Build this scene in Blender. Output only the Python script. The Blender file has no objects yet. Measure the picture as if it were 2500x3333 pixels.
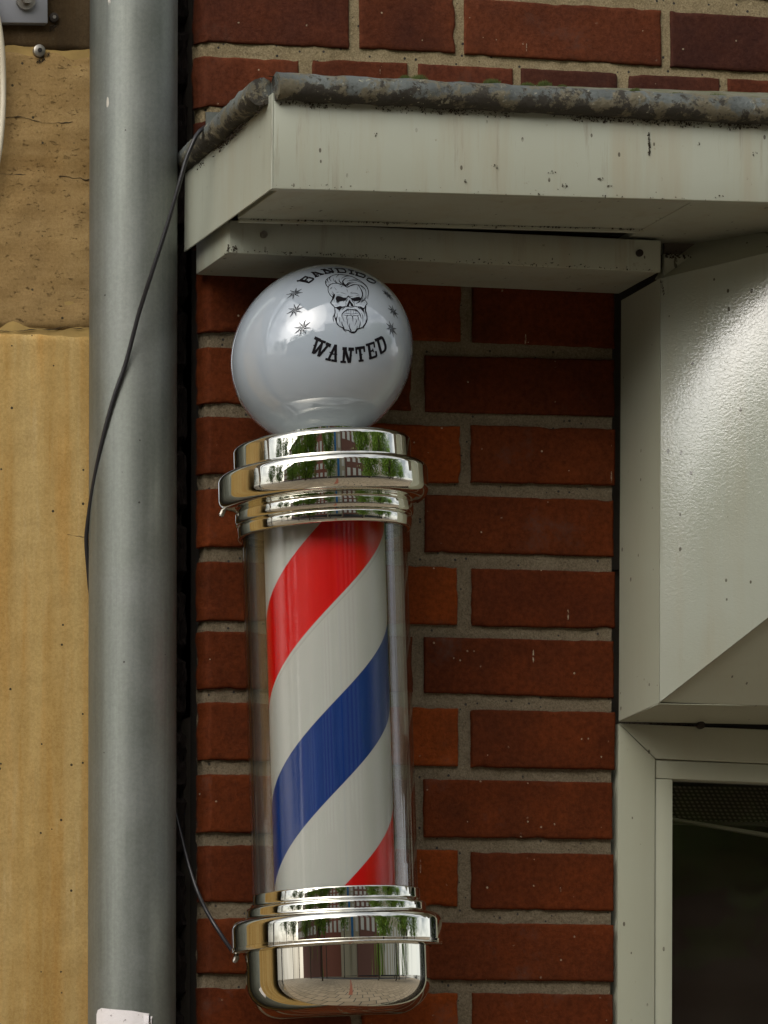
import bpy, bmesh, math, random
from mathutils import Vector, Matrix, noise
random.seed(7)
R = math.radians
S = bpy.context.scene
COL = S.collection

# ------------------------------------------------------------------ camera
# A lens-shift camera standing on the pavement, left of the pole, image plane upright.
FOC, X0, YH = 13500.0, -2100.0, 4150.0          # focal length and principal point, in pixels of the 2500 x 3333 photograph
YAW, ROLL = R(8.0), R(0.15)
EYE = Vector((-1.88, -4.666, 1.6))
D_ = Vector((math.sin(YAW), math.cos(YAW), 0))
R_ = Vector((math.cos(YAW), -math.sin(YAW), 0))
U_ = Vector((0, 0, 1))
RX = R_ * math.cos(ROLL) + U_ * math.sin(ROLL)
UX = U_ * math.cos(ROLL) - R_ * math.sin(ROLL)
cam = bpy.data.cameras.new('camera')
cam.sensor_fit = 'HORIZONTAL'; cam.sensor_width = 36
cam.lens = 36 * FOC / 2500
cam.shift_x = (1250 - X0) / 2500
cam.shift_y = (YH - 1666.5) / 2500
cam.clip_start = 0.05; cam.clip_end = 500
camo = bpy.data.objects.new('camera', cam); COL.objects.link(camo)
camo.matrix_world = Matrix((
    (RX.x, UX.x, -D_.x, EYE.x), (RX.y, UX.y, -D_.y, EYE.y), (RX.z, UX.z, -D_.z, EYE.z), (0, 0, 0, 1)))
S.camera = camo

# ------------------------------------------------------------------ light
SUN_EL, SUN_AZ = R(40), R(224)                    # azimuth: clockwise from +Y
w = bpy.data.worlds.new('World'); S.world = w; w.use_nodes = True
wn = w.node_tree; bg = wn.nodes['Background']
sky = wn.nodes.new('ShaderNodeTexSky'); sky.sky_type = 'NISHITA'; sky.sun_disc = False
sky.sun_elevation = SUN_EL; sky.sun_rotation = SUN_AZ
sky.dust_density = 4.0; sky.air_density = 1.0; sky.ozone_density = 1.0
hs = wn.nodes.new('ShaderNodeHueSaturation'); hs.inputs['Saturation'].default_value = 0.45
wn.links.new(sky.outputs[0], hs.inputs['Color']); 
# broken cloud on the sky, plus an added glow set apart from the sun
GA, GE = R(237), R(21)
SD = Vector((math.sin(GA) * math.cos(GE), math.cos(GA) * math.cos(GE), math.sin(GE)))
def wnode(t, **k):
    n = wn.nodes.new('ShaderNode' + t)
    for a, b in k.items(): setattr(n, a, b)
    return n
tcw = wnode('TexCoord'); nrm = wnode('VectorMath', operation='NORMALIZE'); wn.links.new(tcw.outputs['Generated'], nrm.inputs[0])
dt = wnode('VectorMath', operation='DOT_PRODUCT'); wn.links.new(nrm.outputs[0], dt.inputs[0]); dt.inputs[1].default_value = SD
gl_ = wnode('MapRange'); gl_.interpolation_type = 'SMOOTHSTEP'; wn.links.new(dt.outputs['Value'], gl_.inputs[0])
gl_.inputs[1].default_value = 0.925; gl_.inputs[2].default_value = 1.0; gl_.inputs[3].default_value = 0.0; gl_.inputs[4].default_value = 22.0
cn = wnode('TexNoise'); cn.inputs['Scale'].default_value = 3.2; cn.inputs['Detail'].default_value = 6; cn.inputs['Roughness'].default_value = 0.6
cmap = wnode('Mapping'); cmap.inputs['Scale'].default_value = (1, 1, 2.2); wn.links.new(nrm.outputs[0], cmap.inputs[0]); wn.links.new(cmap.outputs[0], cn.inputs['Vector'])
cr_ = wnode('ValToRGB'); cr_.color_ramp.elements[0].position = 0.42; cr_.color_ramp.elements[1].position = 0.60; wn.links.new(cn.outputs['Fac'], cr_.inputs[0])
cld = wnode('Math', operation='MULTIPLY_ADD'); wn.links.new(cr_.outputs[0], cld.inputs[0]); cld.inputs[1].default_value = 4.2; wn.links.new(gl_.outputs[0], cld.inputs[2])
ccol = wnode('VectorMath', operation='SCALE'); ccol.inputs[0].default_value = (1.0, 0.985, 0.95); wn.links.new(cld.outputs[0], ccol.inputs['Scale'])
cadd = wnode('VectorMath', operation='ADD'); wn.links.new(hs.outputs[0], cadd.inputs[0]); wn.links.new(ccol.outputs[0], cadd.inputs[1])
wn.links.new(cadd.outputs[0], bg.inputs['Color'])
bg.inputs['Strength'].default_value = 0.14
sl = bpy.data.lights.new('sun', 'SUN'); sl.energy = 0.5; sl.angle = R(46); sl.color = (1.0, 0.955, 0.88)
so = bpy.data.objects.new('sun', sl); COL.objects.link(so)
sd = Vector((math.sin(SUN_AZ) * math.cos(SUN_EL), math.cos(SUN_AZ) * math.cos(SUN_EL), math.sin(SUN_EL)))
so.rotation_euler = sd.to_track_quat('Z', 'Y').to_euler(); so.location = sd * 30
S.view_settings.view_transform = 'Standard'; S.view_settings.look = 'None'
S.view_settings.exposure = 0.14; S.view_settings.gamma = 1.0
S.cycles.max_bounces = 10; S.cycles.transparent_max_bounces = 24; S.cycles.glossy_bounces = 6

# ------------------------------------------------------------------ measuring helpers
def ray(x, y):
    return D_ + RX * ((x - X0) / FOC) + UX * ((YH - y) / FOC)
def hit(x, y, Y):
    d = ray(x, y); return EYE + d * ((Y - EYE.y) / d.y)
def hit_plane(x, y, p, n):
    d = ray(x, y); return EYE + d * ((p - EYE).dot(n) / d.dot(n))
def hit_ball(x, y, c, r):
    d = ray(x, y).normalized(); o = EYE - c
    b = o.dot(d); q = b * b - o.dot(o) + r * r
    if q < 0: q = 0
    return EYE + d * (-b - math.sqrt(q))
def px(p):
    v = p - EYE; z = v.dot(D_)
    return (X0 + FOC * v.dot(RX) / z, YH - FOC * v.dot(UX) / z)

# ------------------------------------------------------------------ object helpers
def link(name, me, mat, parent=None, world=True):
    o = bpy.data.objects.new(name, me); COL.objects.link(o)
    if mat:
        for m in (mat if isinstance(mat, (list, tuple)) else [mat]): me.materials.append(m)
    if parent:
        o.parent = parent
        if world: o.matrix_parent_inverse = WINV[parent.name]
    return o
WINV = {}
def tag(o, label, cat, group=None, kind=None):
    o['label'] = label; o['category'] = cat
    if group: o['group'] = group
    if kind: o['kind'] = kind
    WINV.setdefault(o.name, Matrix.Identity(4))
    return o
def thing(name, label, cat, loc=(0, 0, 0), group=None, rot=None):
    o = bpy.data.objects.new(name, None); COL.objects.link(o)
    M = Matrix.Translation(Vector(loc))
    if rot is not None: M = M @ rot.to_4x4()
    o.matrix_world = M; o.empty_display_size = 0.05
    WINV[o.name] = M.inverted()
    return tag(o, label, cat, group)
def finish(bm, name, smooth=None):
    me = bpy.data.meshes.new(name)
    bmesh.ops.recalc_face_normals(bm, faces=bm.faces)
    bm.to_mesh(me); bm.free()
    if smooth is not None:
        me.shade_smooth(); me.set_sharp_from_angle(angle=R(smooth))
    return me
def obj(name, bm, mat, parent=None, smooth=None, world=True):
    o = link(name, finish(bm, name, smooth), mat, parent, world)
    WINV.setdefault(o.name, WINV.get(parent.name, Matrix.Identity(4)) if (parent and world) else Matrix.Identity(4))
    if parent and not world: WINV[o.name] = Matrix.Identity(4)
    return o
def quad(bm, *p):
    return bm.faces.new([bm.verts.new(Vector(q)) for q in p])
def slab(bm, front, depth):
    """a flat polygon given thickness along a vector"""
    d = Vector(depth)
    a = [bm.verts.new(Vector(p)) for p in front]; b = [bm.verts.new(Vector(p) + d) for p in front]
    bm.faces.new(a); bm.faces.new(b[::-1])
    n = len(a)
    for i in range(n): bm.faces.new((a[i], a[(i + 1) % n], b[(i + 1) % n], b[i]))
def box(bm, x0, x1, y0, y1, z0, z1):
    slab(bm, [(x0, y0, z0), (x1, y0, z0), (x1, y0, z1), (x0, y0, z1)], (0, y1 - y0, 0))
def bevel(bm, w, seg=2):
    bmesh.ops.bevel(bm, geom=[e for e in bm.edges], offset=w, segments=seg, affect='EDGES', profile=0.5)
def tube(bm, pts, r, n=12, caps=True, rough=0.0, freq=60, closed=False):
    pts = [Vector(p) for p in pts]; rings = []
    t0 = (pts[1] - pts[0]).normalized()
    up = Vector((0, 0, 1)) if abs(t0.z) < 0.9 else Vector((1, 0, 0))
    u = t0.cross(up).normalized()
    for i, p in enumerate(pts):
        t = (pts[min(i + 1, len(pts) - 1)] - pts[max(i - 1, 0)]).normalized()
        u = (u - t * u.dot(t)).normalized(); v = t.cross(u)
        rr = r[i] if isinstance(r, (list, tuple)) else r
        ring = []
        for k in range(n):
            a = 2 * math.pi * k / n
            q = p + (u * math.cos(a) + v * math.sin(a)) * rr
            if rough: q += (q - p).normalized() * rough * (noise.noise(q * freq) + 0.6 * noise.noise(q * freq * 2.7))
            ring.append(bm.verts.new(q))
        rings.append(ring)
    for i in range(len(rings) - 1):
        for k in range(n):
            bm.faces.new((rings[i][k], rings[i][(k + 1) % n], rings[i + 1][(k + 1) % n], rings[i + 1][k]))
    if caps:
        bm.faces.new(rings[0][::-1]); bm.faces.new(rings[-1])
    return rings
def spline(pts, sub=8):
    P = [Vector(p) for p in pts]; out = []
    for i in range(len(P) - 1):
        a, b, c, d = P[max(i - 1, 0)], P[i], P[i + 1], P[min(i + 2, len(P) - 1)]
        for k in range(sub):
            t = k / sub
            out.append(0.5 * ((2 * b) + (c - a) * t + (2 * a - 5 * b + 4 * c - d) * t * t + (3 * b - a - 3 * c + d) * t ** 3))
    out.append(P[-1]); return out
def lathe(bm, prof, n=96, cap0=False, cap1=False):
    rings = []
    for (r, z) in prof:
        rings.append([bm.verts.new((r * math.sin(2 * math.pi * k / n), -r * math.cos(2 * math.pi * k / n), z)) for k in range(n)])
    for i in range(len(rings) - 1):
        for k in range(n):
            bm.faces.new((rings[i][k], rings[i][(k + 1) % n], rings[i + 1][(k + 1) % n], rings[i + 1][k]))
    if cap0: bm.faces.new(rings[0][::-1])
    if cap1: bm.faces.new(rings[-1])

# ------------------------------------------------------------------ materials
class Mat:
    def __init__(s, name):
        s.m = bpy.data.materials.new(name); s.m.use_nodes = True
        s.t = s.m.node_tree; s.b = s.t.nodes['Principled BSDF']; s.out = s.t.nodes['Material Output']
        s.tc = s.t.nodes.new('ShaderNodeTexCoord')
    def N(s, typ, **kw):
        n = s.t.nodes.new('ShaderNode' + typ)
        for k, v in kw.items(): setattr(n, k, v)
        return n
    def set(s, sock, v):
        if hasattr(v, 'is_output') or isinstance(v, bpy.types.NodeSocket): s.t.links.new(v, sock)
        elif isinstance(v, tuple) and len(v) == 3 and sock.type == 'RGBA': sock.default_value = (*v, 1)
        else: sock.default_value = v
        return s
    def coords(s, scale=(1, 1, 1), loc=(0, 0, 0), rot=(0, 0, 0)):
        m = s.N('Mapping'); s.set(m.inputs['Vector'], s.tc.outputs['Object'])
        m.inputs['Scale'].default_value = scale; m.inputs['Location'].default_value = loc; m.inputs['Rotation'].default_value = rot
        return m.outputs[0]
    def noise(s, scale, detail=4, rough=0.55, vec=None, dist=0.0):
        n = s.N('TexNoise'); n.inputs['Scale'].default_value = scale; n.inputs['Detail'].default_value = detail
        n.inputs['Roughness'].default_value = rough; n.inputs['Distortion'].default_value = dist
        s.set(n.inputs['Vector'], vec or s.tc.outputs['Object']); return n.outputs['Fac']
    def voro(s, scale, vec=None, rnd=1.0):
        n = s.N('TexVoronoi'); n.inputs['Scale'].default_value = scale; n.inputs['Randomness'].default_value = rnd
        s.set(n.inputs['Vector'], vec or s.tc.outputs['Object']); return n.outputs['Distance'], n.outputs['Color']
    def ramp(s, f, *stops):
        n = s.N('ValToRGB'); r = n.color_ramp
        while len(r.elements) < len(stops): r.elements.new(0.5)
        for e, (p, c) in zip(r.elements, stops):
            e.position = p; e.color = (*c, 1) if isinstance(c, tuple) else (c, c, c, 1)
        s.set(n.inputs[0], f); return n.outputs[0]
    def mix(s, f, a, b, mode='MIX'):
        n = s.N('Mix', data_type='RGBA', blend_type=mode)
        s.set(n.inputs[0], f); s.set(n.inputs[6], a); s.set(n.inputs[7], b); return n.outputs[2]
    def math(s, op, a, b=0.0, c=0.0):
        n = s.N('Math', operation=op)
        for i, v in enumerate((a, b, c)): s.set(n.inputs[i], v)
        return n.outputs[0]
    def speck(s, scale, size, share, vec=None):
        """sparse small marks: 1 inside a mark"""
        d, c = s.voro(scale, vec)
        sep = s.N('SeparateColor'); s.set(sep.inputs[0], c)
        a = s.math('LESS_THAN', d, size); b = s.math('LESS_THAN', sep.outputs[0], share)
        return s.math('MULTIPLY', a, b)
    def bump(s, h, strength=0.3, dist=0.002, prev=None):
        n = s.N('Bump'); n.inputs['Strength'].default_value = strength; n.inputs['Distance'].default_value = dist
        s.set(n.inputs['Height'], h)
        if prev: s.set(n.inputs['Normal'], prev)
        return n.outputs[0]
    def done(s, col, rough=0.5, metal=0.0, normal=None, **kw):
        s.set(s.b.inputs['Base Color'], col); s.set(s.b.inputs['Roughness'], rough); s.set(s.b.inputs['Metallic'], metal)
        if normal: s.set(s.b.inputs['Normal'], normal)
        for k, v in kw.items(): s.set(s.b.inputs[k], v)
        return s.m
def plain(name, col, rough=0.5, metal=0.0, var=0.12, scale=40, **kw):
    m = Mat(name); n = m.noise(scale)
    c = m.mix(n, tuple(x * (1 - var) for x in col), tuple(min(1, x * (1 + var)) for x in col))
    return m.done(c, rough, metal, **kw)

def mk_brick():
    m = Mat('clinker_brick')
    at = m.N('Attribute', attribute_name='tone'); base = at.outputs['Color']
    n1 = m.noise(14, 5, 0.6); n2 = m.noise(160, 5, 0.7)
    c = m.mix(m.ramp(n1, (0.3, 0.0), (0.72, 1.0)), base, m.mix(1.0, base, (1.6, 1.4, 1.05), 'MULTIPLY'))
    c = m.mix(m.ramp(m.noise(7, 4, 0.6, m.coords(loc=(3, 1, 7))), (0.42, 0.0), (0.7, 0.7)), c, m.mix(1.0, c, (0.5, 0.5, 0.62), 'MULTIPLY'))
    c = m.mix(m.ramp(n2, (0.35, 0.0), (0.7, 0.8)), c, m.mix(1.0, c, (0.45, 0.42, 0.45), 'MULTIPLY'))
    dr = m.speck(26, 0.09, 0.16, m.coords((3.6, 1, 0.42)))
    dr2 = m.speck(120, 0.15, 0.10)
    c = m.mix(m.math('MULTIPLY', m.math('MAXIMUM', dr, dr2), m.ramp(m.noise(300), (0.4, 0.0), (0.6, 0.75))), c, (0.42, 0.36, 0.25))
    b = m.bump(m.noise(420, 6, 0.75), 0.55, 0.0022)
    b = m.bump(m.noise(60, 4, 0.6), 0.3, 0.004, b)
    salt = m.math('MULTIPLY', m.ramp(m.noise(9, 5, .7, m.coords(loc=(2, 9, 4))), (.58, 0.), (.75, .35)), m.ramp(n2, (.35, 0.), (.65, 1.)))
    c = m.mix(salt, c, (.20, .15, .12))
    pit = m.ramp(m.voro(110)[0], (0.0, 0.0), (0.22, 1.0))
    b = m.bump(pit, 0.18, 0.002, b)
    return m.done(c, m.ramp(n2, (0.3, 0.5), (0.7, 0.72)), normal=b, **{'Specular IOR Level': 0.07})
def mk_mortar(name, lo, hi):
    m = Mat(name)
    n1 = m.noise(22, 4, 0.6); n2 = m.noise(500, 4, 0.8)
    c = m.mix(n1, lo, hi)
    c = m.mix(m.ramp(n2, (0.36, 0.0), (0.66, 1.0)), m.mix(1.0, c, (0.5, 0.48, 0.45), 'MULTIPLY'), c)
    c = m.mix(m.speck(140, 0.22, 0.18), c, (0.05, 0.045, 0.04))
    b = m.bump(n2, 0.7, 0.003); b = m.bump(m.noise(120, 5, 0.7), 0.6, 0.005, b)
    return m.done(c, 0.95, normal=b, **{'Specular IOR Level': 0.1})
def mk_stone(name, a, b_, streak, rough_amt):
    m = Mat(name)
    v = m.coords((26, 26, 1.6)); h = m.coords((3, 3, 22))
    s1 = m.noise(1.0, 5, 0.6, v); s2 = m.noise(2.0, 4, 0.55, m.coords((14, 14, 0.7), (5, 2, 3)))
    c = m.mix(m.ramp(s1, (0.32, 0.0), (0.68, 1.0)), a, b_) if streak else m.mix(m.ramp(m.noise(1.4, 6, 0.65, h), (0.3, 0.0), (0.7, 1.0)), a, b_)
    c = m.mix(m.ramp(s2, (0.45, 0.0), (0.75, 0.45 if streak else 0.2)), c, m.mix(1.0, c, (1.1, 1.2, 1.5), 'MULTIPLY'))
    c = m.mix(m.ramp(m.noise(5, 4, 0.6), (0.5, 0.0), (0.75, 0.5)), c, m.mix(1.0, c, (0.7, 0.6, 0.45), 'MULTIPLY'))
    if streak:
        c = m.mix(m.ramp(m.noise(1.0, 5, 0.65, m.coords((48, 48, 3.0), (7, 1, 2))), (0.48, 0.0), (0.70, 0.65)), c, m.mix(1.0, c, (1.03, 0.82, 0.55), 'MULTIPLY'))
        c = m.mix(m.ramp(m.noise(1.0, 5, 0.7, m.coords((60, 60, 5.0), (2, 8, 2))), (0.56, 0.0), (0.72, 0.6)), c, m.mix(1.0, c, (1.1, 1.2, 1.5), 'MULTIPLY'))
    c = m.mix(m.ramp(m.noise(330, 5, 0.85), (0.38, 0.55), (0.6, 0.0)), c, m.mix(1.0, c, (0.58, 0.53, 0.45), 'MULTIPLY'))
    c = m.mix(m.speck(80, 0.13, 0.16), c, (0.06, 0.045, 0.025))
    c = m.mix(m.speck(30, 0.07, 0.10, m.coords((1, 1, 0.6))), c, (0.05, 0.035, 0.02))
    b = m.bump(m.noise(380, 5, 0.75), 0.35, 0.002)
    pit = m.ramp(m.noise(1.0, 7, 0.8, m.coords((100, 100, 260))), (0.29, 0.0), (0.40, 1.0))
    if not streak:
        c = m.mix(pit, m.mix(1.0, c, (0.68, 0.64, 0.6), 'MULTIPLY'), c)
        c = m.mix(m.ramp(m.noise(1.0, 5, 0.6, m.coords((9, 9, 14), (3, 3, 1))), (0.45, 0.0), (0.65, 0.6)), c, m.mix(1.0, c, (1.25, 1.3, 1.35), 'MULTIPLY'))
    b = m.bump(pit, rough_amt, 0.006, b)
    return m.done(c, 0.9, normal=b, **{'Specular IOR Level': 0.15})
def mk_zinc():
    m = Mat('zinc')
    v = m.coords((30, 30, 1.0))
    n1 = m.noise(1.0, 4, 0.6, v); n2 = m.noise(9, 5, 0.6)
    c = m.mix(m.ramp(n1, (0.3, 0.0), (0.7, 1.0)), (0.12, 0.132, 0.116), (0.235, 0.255, 0.225))
    c = m.mix(m.ramp(n2, (0.45, 0.0), (0.75, 0.6)), c, (0.25, 0.265, 0.25))
    c = m.mix(m.ramp(m.noise(1.0, 5, 0.7, m.coords((110, 110, 2.5), (3, 3, 3))), (0.5, 0.0), (0.75, 0.5)), c, (0.15, 0.16, 0.14))
    c = m.mix(m.math('MULTIPLY', m.speck(44, 0.10, 0.16, m.coords((1.3, 1.3, 0.3))), m.ramp(m.noise(150), (.45, 0.), (.55, .8))), c, (0.62, 0.58, 0.50))
    c = m.mix(m.speck(60, 0.08, 0.12), c, (0.06, 0.055, 0.05))
    c = m.mix(m.ramp(m.noise(240, 5, .75), (.4, .35), (.62, 0.)), c, m.mix(1.0, c, (.6, .6, .6), 'MULTIPLY'))
    b = m.bump(m.noise(260, 4), 0.10, 0.001)
    b = m.bump(m.noise(5, 2, 0.5, m.coords((1, 1, 0.5))), 0.2, 0.004, b)
    return m.done(c, m.ramp(n2, (0.3, 0.40), (0.7, 0.54)), 0.5, normal=b)
def mk_paint(name, col, rough, peel=0.0, dirt=1.0, warm=(0.30, 0.24, 0.14), ior=1.5):
    m = Mat(name)
    n1 = m.noise(5, 4, 0.6); n2 = m.noise(1.0, 4, 0.6, m.coords((30, 30, 2.5)))
    c = m.mix(m.ramp(n1, (0.35, 0.0), (0.75, 0.5)), col, tuple(x * y for x, y in zip(col, (0.86, 0.83, 0.76))))
    c = m.mix(m.ramp(n2, (0.48, 0.0), (0.78, 0.5 * dirt)), c, warm)
    c = m.mix(m.math('MULTIPLY', m.ramp(m.noise(1.0, 5, 0.7, m.coords((90, 90, 7), (4, 1, 6))), (0.56, 0.0), (0.70, 0.5 * dirt)), m.ramp(m.noise(9, 3), (0.4, 0.0), (0.65, 1.0))), c, (0.16, 0.125, 0.075))
    d1 = m.math('MULTIPLY', m.speck(70, 0.14, 0.26, m.coords((1.4, 1, 0.75))), m.ramp(m.noise(30), (0.38, 0.0), (0.5, 1.0)))
    d2 = m.math('MULTIPLY', m.speck(28, 0.10, 0.22, m.coords((1.5, 1, 0.55), (1, 2, 3), (0.4, 0.5, 0.3))), m.ramp(m.noise(260, 3), (0.42, 0.0), (0.5, 1.0)))
    c = m.mix(m.math('MULTIPLY', m.math('MAXIMUM', d1, d2), 0.85), c, (0.05, 0.038, 0.022))
    c = m.mix(m.ramp(m.noise(46, 6, 0.72), (0.655, 0.0), (0.72, 0.75 * dirt)), c, (0.12, 0.085, 0.045))
    b = m.bump(m.noise(220, 3), 0.04, 0.001)
    if peel: b = m.bump(m.noise(300, 3, 0.55, m.coords((1, 1, 1.25)), 0.6), peel, 0.0010, b)
    return m.done(c, rough, normal=b, IOR=ior)
def mk_crust():
    m = Mat('lichened_zinc')
    n = m.noise(34, 7, 0.7); n2 = m.noise(120, 6, 0.75)
    at = m.N('Attribute', attribute_name='crust')
    c = m.mix(m.ramp(m.noise(11, 4), (0.35, 0.0), (0.65, 1.0)), (0.075, 0.085, 0.08), (0.15, 0.17, 0.16))
    k = m.math('ADD', n, m.math('MULTIPLY', at.outputs['Fac'], 0.24))
    c = m.mix(m.ramp(k, (0.50, 0.0), (0.58, 1.0)), c, m.mix(n2, (0.07, 0.06, 0.035), (0.22, 0.195, 0.125)))
    c = m.mix(m.ramp(m.math('ADD', m.noise(48, 7, 0.75, m.coords(loc=(4, 4, 4))), m.math('MULTIPLY', at.outputs['Fac'], 0.16)), (0.55, 0.0), (0.60, 1.0)), c, (0.035, 0.03, 0.02))
    c = m.mix(m.ramp(m.noise(75, 6, 0.7, m.coords(loc=(9, 1, 2))), (0.62, 0.0), (0.65, 0.8)), c, (0.34, 0.33, 0.24))
    b = m.bump(n2, 0.8, 0.004); b = m.bump(n, 0.7, 0.008, b)
    return m.done(c, 0.72, 0.1, normal=b)
def mk_chrome():
    m = Mat('chrome')
    b = m.bump(m.noise(7, 2), 0.05, 0.004)
    return m.done((0.74, 0.725, 0.645), 0.02, 1.0, normal=b)
def mk_opal():
    m = Mat('opal_plastic')
    c = m.mix(m.noise(6), (0.325, 0.375, 0.425), (0.345, 0.395, 0.445))
    return m.done(c, 0.05, **{'IOR': 1.6, 'Coat Weight': 1.0, 'Coat Roughness': 0.01})
def mk_acrylic():
    m = Mat('clear_acrylic')
    tr = m.N('BsdfTransparent'); tr.inputs[0].default_value = (0.97, 0.965, 0.95, 1)
    gl = m.N('BsdfGlossy'); gl.inputs['Roughness'].default_value = 0.012
    lw = m.N('LayerWeight'); lw.inputs['Blend'].default_value = 0.5
    fr = m.math('ADD', m.math('MULTIPLY', m.math('POWER', lw.outputs['Facing'], 2.5), 0.75), 0.03)
    mx = m.N('MixShader'); m.set(mx.inputs[0], fr)
    m.t.links.new(tr.outputs[0], mx.inputs[1]); m.t.links.new(gl.outputs[0], mx.inputs[2])
    m.t.links.new(mx.outputs[0], m.out.inputs['Surface']); return m.m
def mk_pane():
    m = Mat('window_glass')
    tr = m.N('BsdfTransparent'); tr.inputs[0].default_value = (0.75, 0.74, 0.71, 1)
    gl = m.N('BsdfGlossy'); gl.inputs['Roughness'].default_value = 0.01
    fr = m.N('Fresnel'); fr.inputs['IOR'].default_value = 1.35
    m.set(fr.inputs['Normal'], m.bump(m.noise(3), 0.05, 0.01))
    mx = m.N('MixShader'); m.set(mx.inputs[0], fr.outputs[0])
    m.t.links.new(tr.outputs[0], mx.inputs[1]); m.t.links.new(gl.outputs[0], mx.inputs[2])
    m.t.links.new(mx.outputs[0], m.out.inputs['Surface']); return m.m
def mk_mesh():
    m = Mat('knitted_mesh')
    v = m.coords((1, 1, 1), rot=(0, R(28), 0))
    wv = m.N('TexWave'); wv.bands_direction = 'X'; wv.inputs['Scale'].default_value = 55; wv.inputs['Distortion'].default_value = 1.2
    m.set(wv.inputs['Vector'], v)
    w2 = m.N('TexWave'); w2.bands_direction = 'Z'; w2.inputs['Scale'].default_value = 70; w2.inputs['Distortion'].default_value = 1.0
    m.set(w2.inputs['Vector'], m.tc.outputs['Object'])
    k = m.math('MULTIPLY', wv.outputs['Fac'], w2.outputs['Fac'])
    return m.done(m.mix(k, (0.12, 0.10, 0.085), (0.62, 0.54, 0.47)), 0.8)
def mk_ground():
    m = Mat('paving')
    b = m.N('TexBrick'); b.offset = 0.5
    b.inputs['Color1'].default_value = (0.33, 0.265, 0.185, 1); b.inputs['Color2'].default_value = (0.43, 0.35, 0.25, 1)
    b.inputs['Mortar'].default_value = (0.09, 0.085, 0.075, 1); b.inputs['Scale'].default_value = 1.0
    b.inputs['Brick Width'].default_value = 0.5; b.inputs['Row Height'].default_value = 0.5; b.inputs['Mortar Size'].default_value = 0.02
    m.set(b.inputs['Vector'], m.tc.outputs['Object'])
    return m.done(m.mix(m.noise(3, 4), b.outputs[0], m.mix(1.0, b.outputs[0], (0.7, 0.7, 0.7), 'MULTIPLY')), 0.85)
def mk_leaf(name, a, b_):
    m = Mat(name); g = m.N('ObjectInfo')
    return m.done(m.mix(m.noise(2.2, 3), a, b_), 0.55, **{'Transmission Weight': 0.0})

M_brick, M_zinc = mk_brick(), mk_zinc()
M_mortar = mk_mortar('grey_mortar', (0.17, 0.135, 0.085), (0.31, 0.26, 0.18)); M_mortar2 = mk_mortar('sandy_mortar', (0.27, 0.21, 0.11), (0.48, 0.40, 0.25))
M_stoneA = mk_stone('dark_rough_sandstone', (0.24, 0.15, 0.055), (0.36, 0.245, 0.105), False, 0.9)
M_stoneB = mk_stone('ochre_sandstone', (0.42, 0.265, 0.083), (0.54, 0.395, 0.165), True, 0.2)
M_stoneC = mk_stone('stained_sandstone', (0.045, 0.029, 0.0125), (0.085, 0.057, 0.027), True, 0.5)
M_paint = mk_paint('cream_painted_metal', (0.365, 0.385, 0.315), 0.38)
M_hood = mk_paint('glossy_cream_paint', (0.335, 0.355, 0.295), 0.04, peel=0.26, dirt=0.5, ior=1.75)
M_frame = mk_paint('window_frame_coating', (0.36, 0.37, 0.285), 0.35, dirt=0.25)
M_grime_shade = plain('black_grime_shade', (0.022, 0.017, 0.012), 0.95, var=0.5, scale=60)
M_dirtboard = plain('grimy_render', (0.13, 0.11, 0.085), 0.9, var=0.5, scale=30)
M_crust, M_chrome, M_opal, M_acryl, M_pane = mk_crust(), mk_chrome(), mk_opal(), mk_acrylic(), mk_pane()
M_ink = plain('black_print', (0.008, 0.007, 0.009), 0.6, **{'Specular IOR Level': 0.08})
M_cable = plain('black_rubber', (0.014, 0.014, 0.016), 0.38)
M_moss = plain('moss_green', (0.055, 0.075, 0.012), 0.95, var=0.6, scale=300)
M_screw = plain('dull_steel', (0.32, 0.30, 0.26), 0.4, 0.9, var=0.4, scale=200)
M_hole = plain('hollow_black', (0.008, 0.007, 0.006), 0.9)

# ================================================================== the ground and the street behind the camera
bm = bmesh.new(); quad(bm, (-90, -90, 0), (90, -90, 0), (90, 12, 0), (-90, 12, 0))
g = obj('pavement', bm, mk_ground()); g['kind'] = 'structure'
bm = bmesh.new(); quad(bm, (-1.3, -12, 0.004), (-1.08, -12, 0.004), (0.05, -1.5, 0.004), (-0.12, -1.5, 0.004))
g = obj('red_paving_strip', bm, plain('red_pavers', (0.30, 0.10, 0.06), 0.85)); g['kind'] = 'structure'
bm = bmesh.new(); quad(bm, (-90, -19, 0.004), (90, -19, 0.004), (90, -12.5, 0.004), (-90, -12.5, 0.004))
g = obj('road', bm, plain('asphalt', (0.06, 0.06, 0.062), 0.9)); g['kind'] = 'structure'

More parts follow.
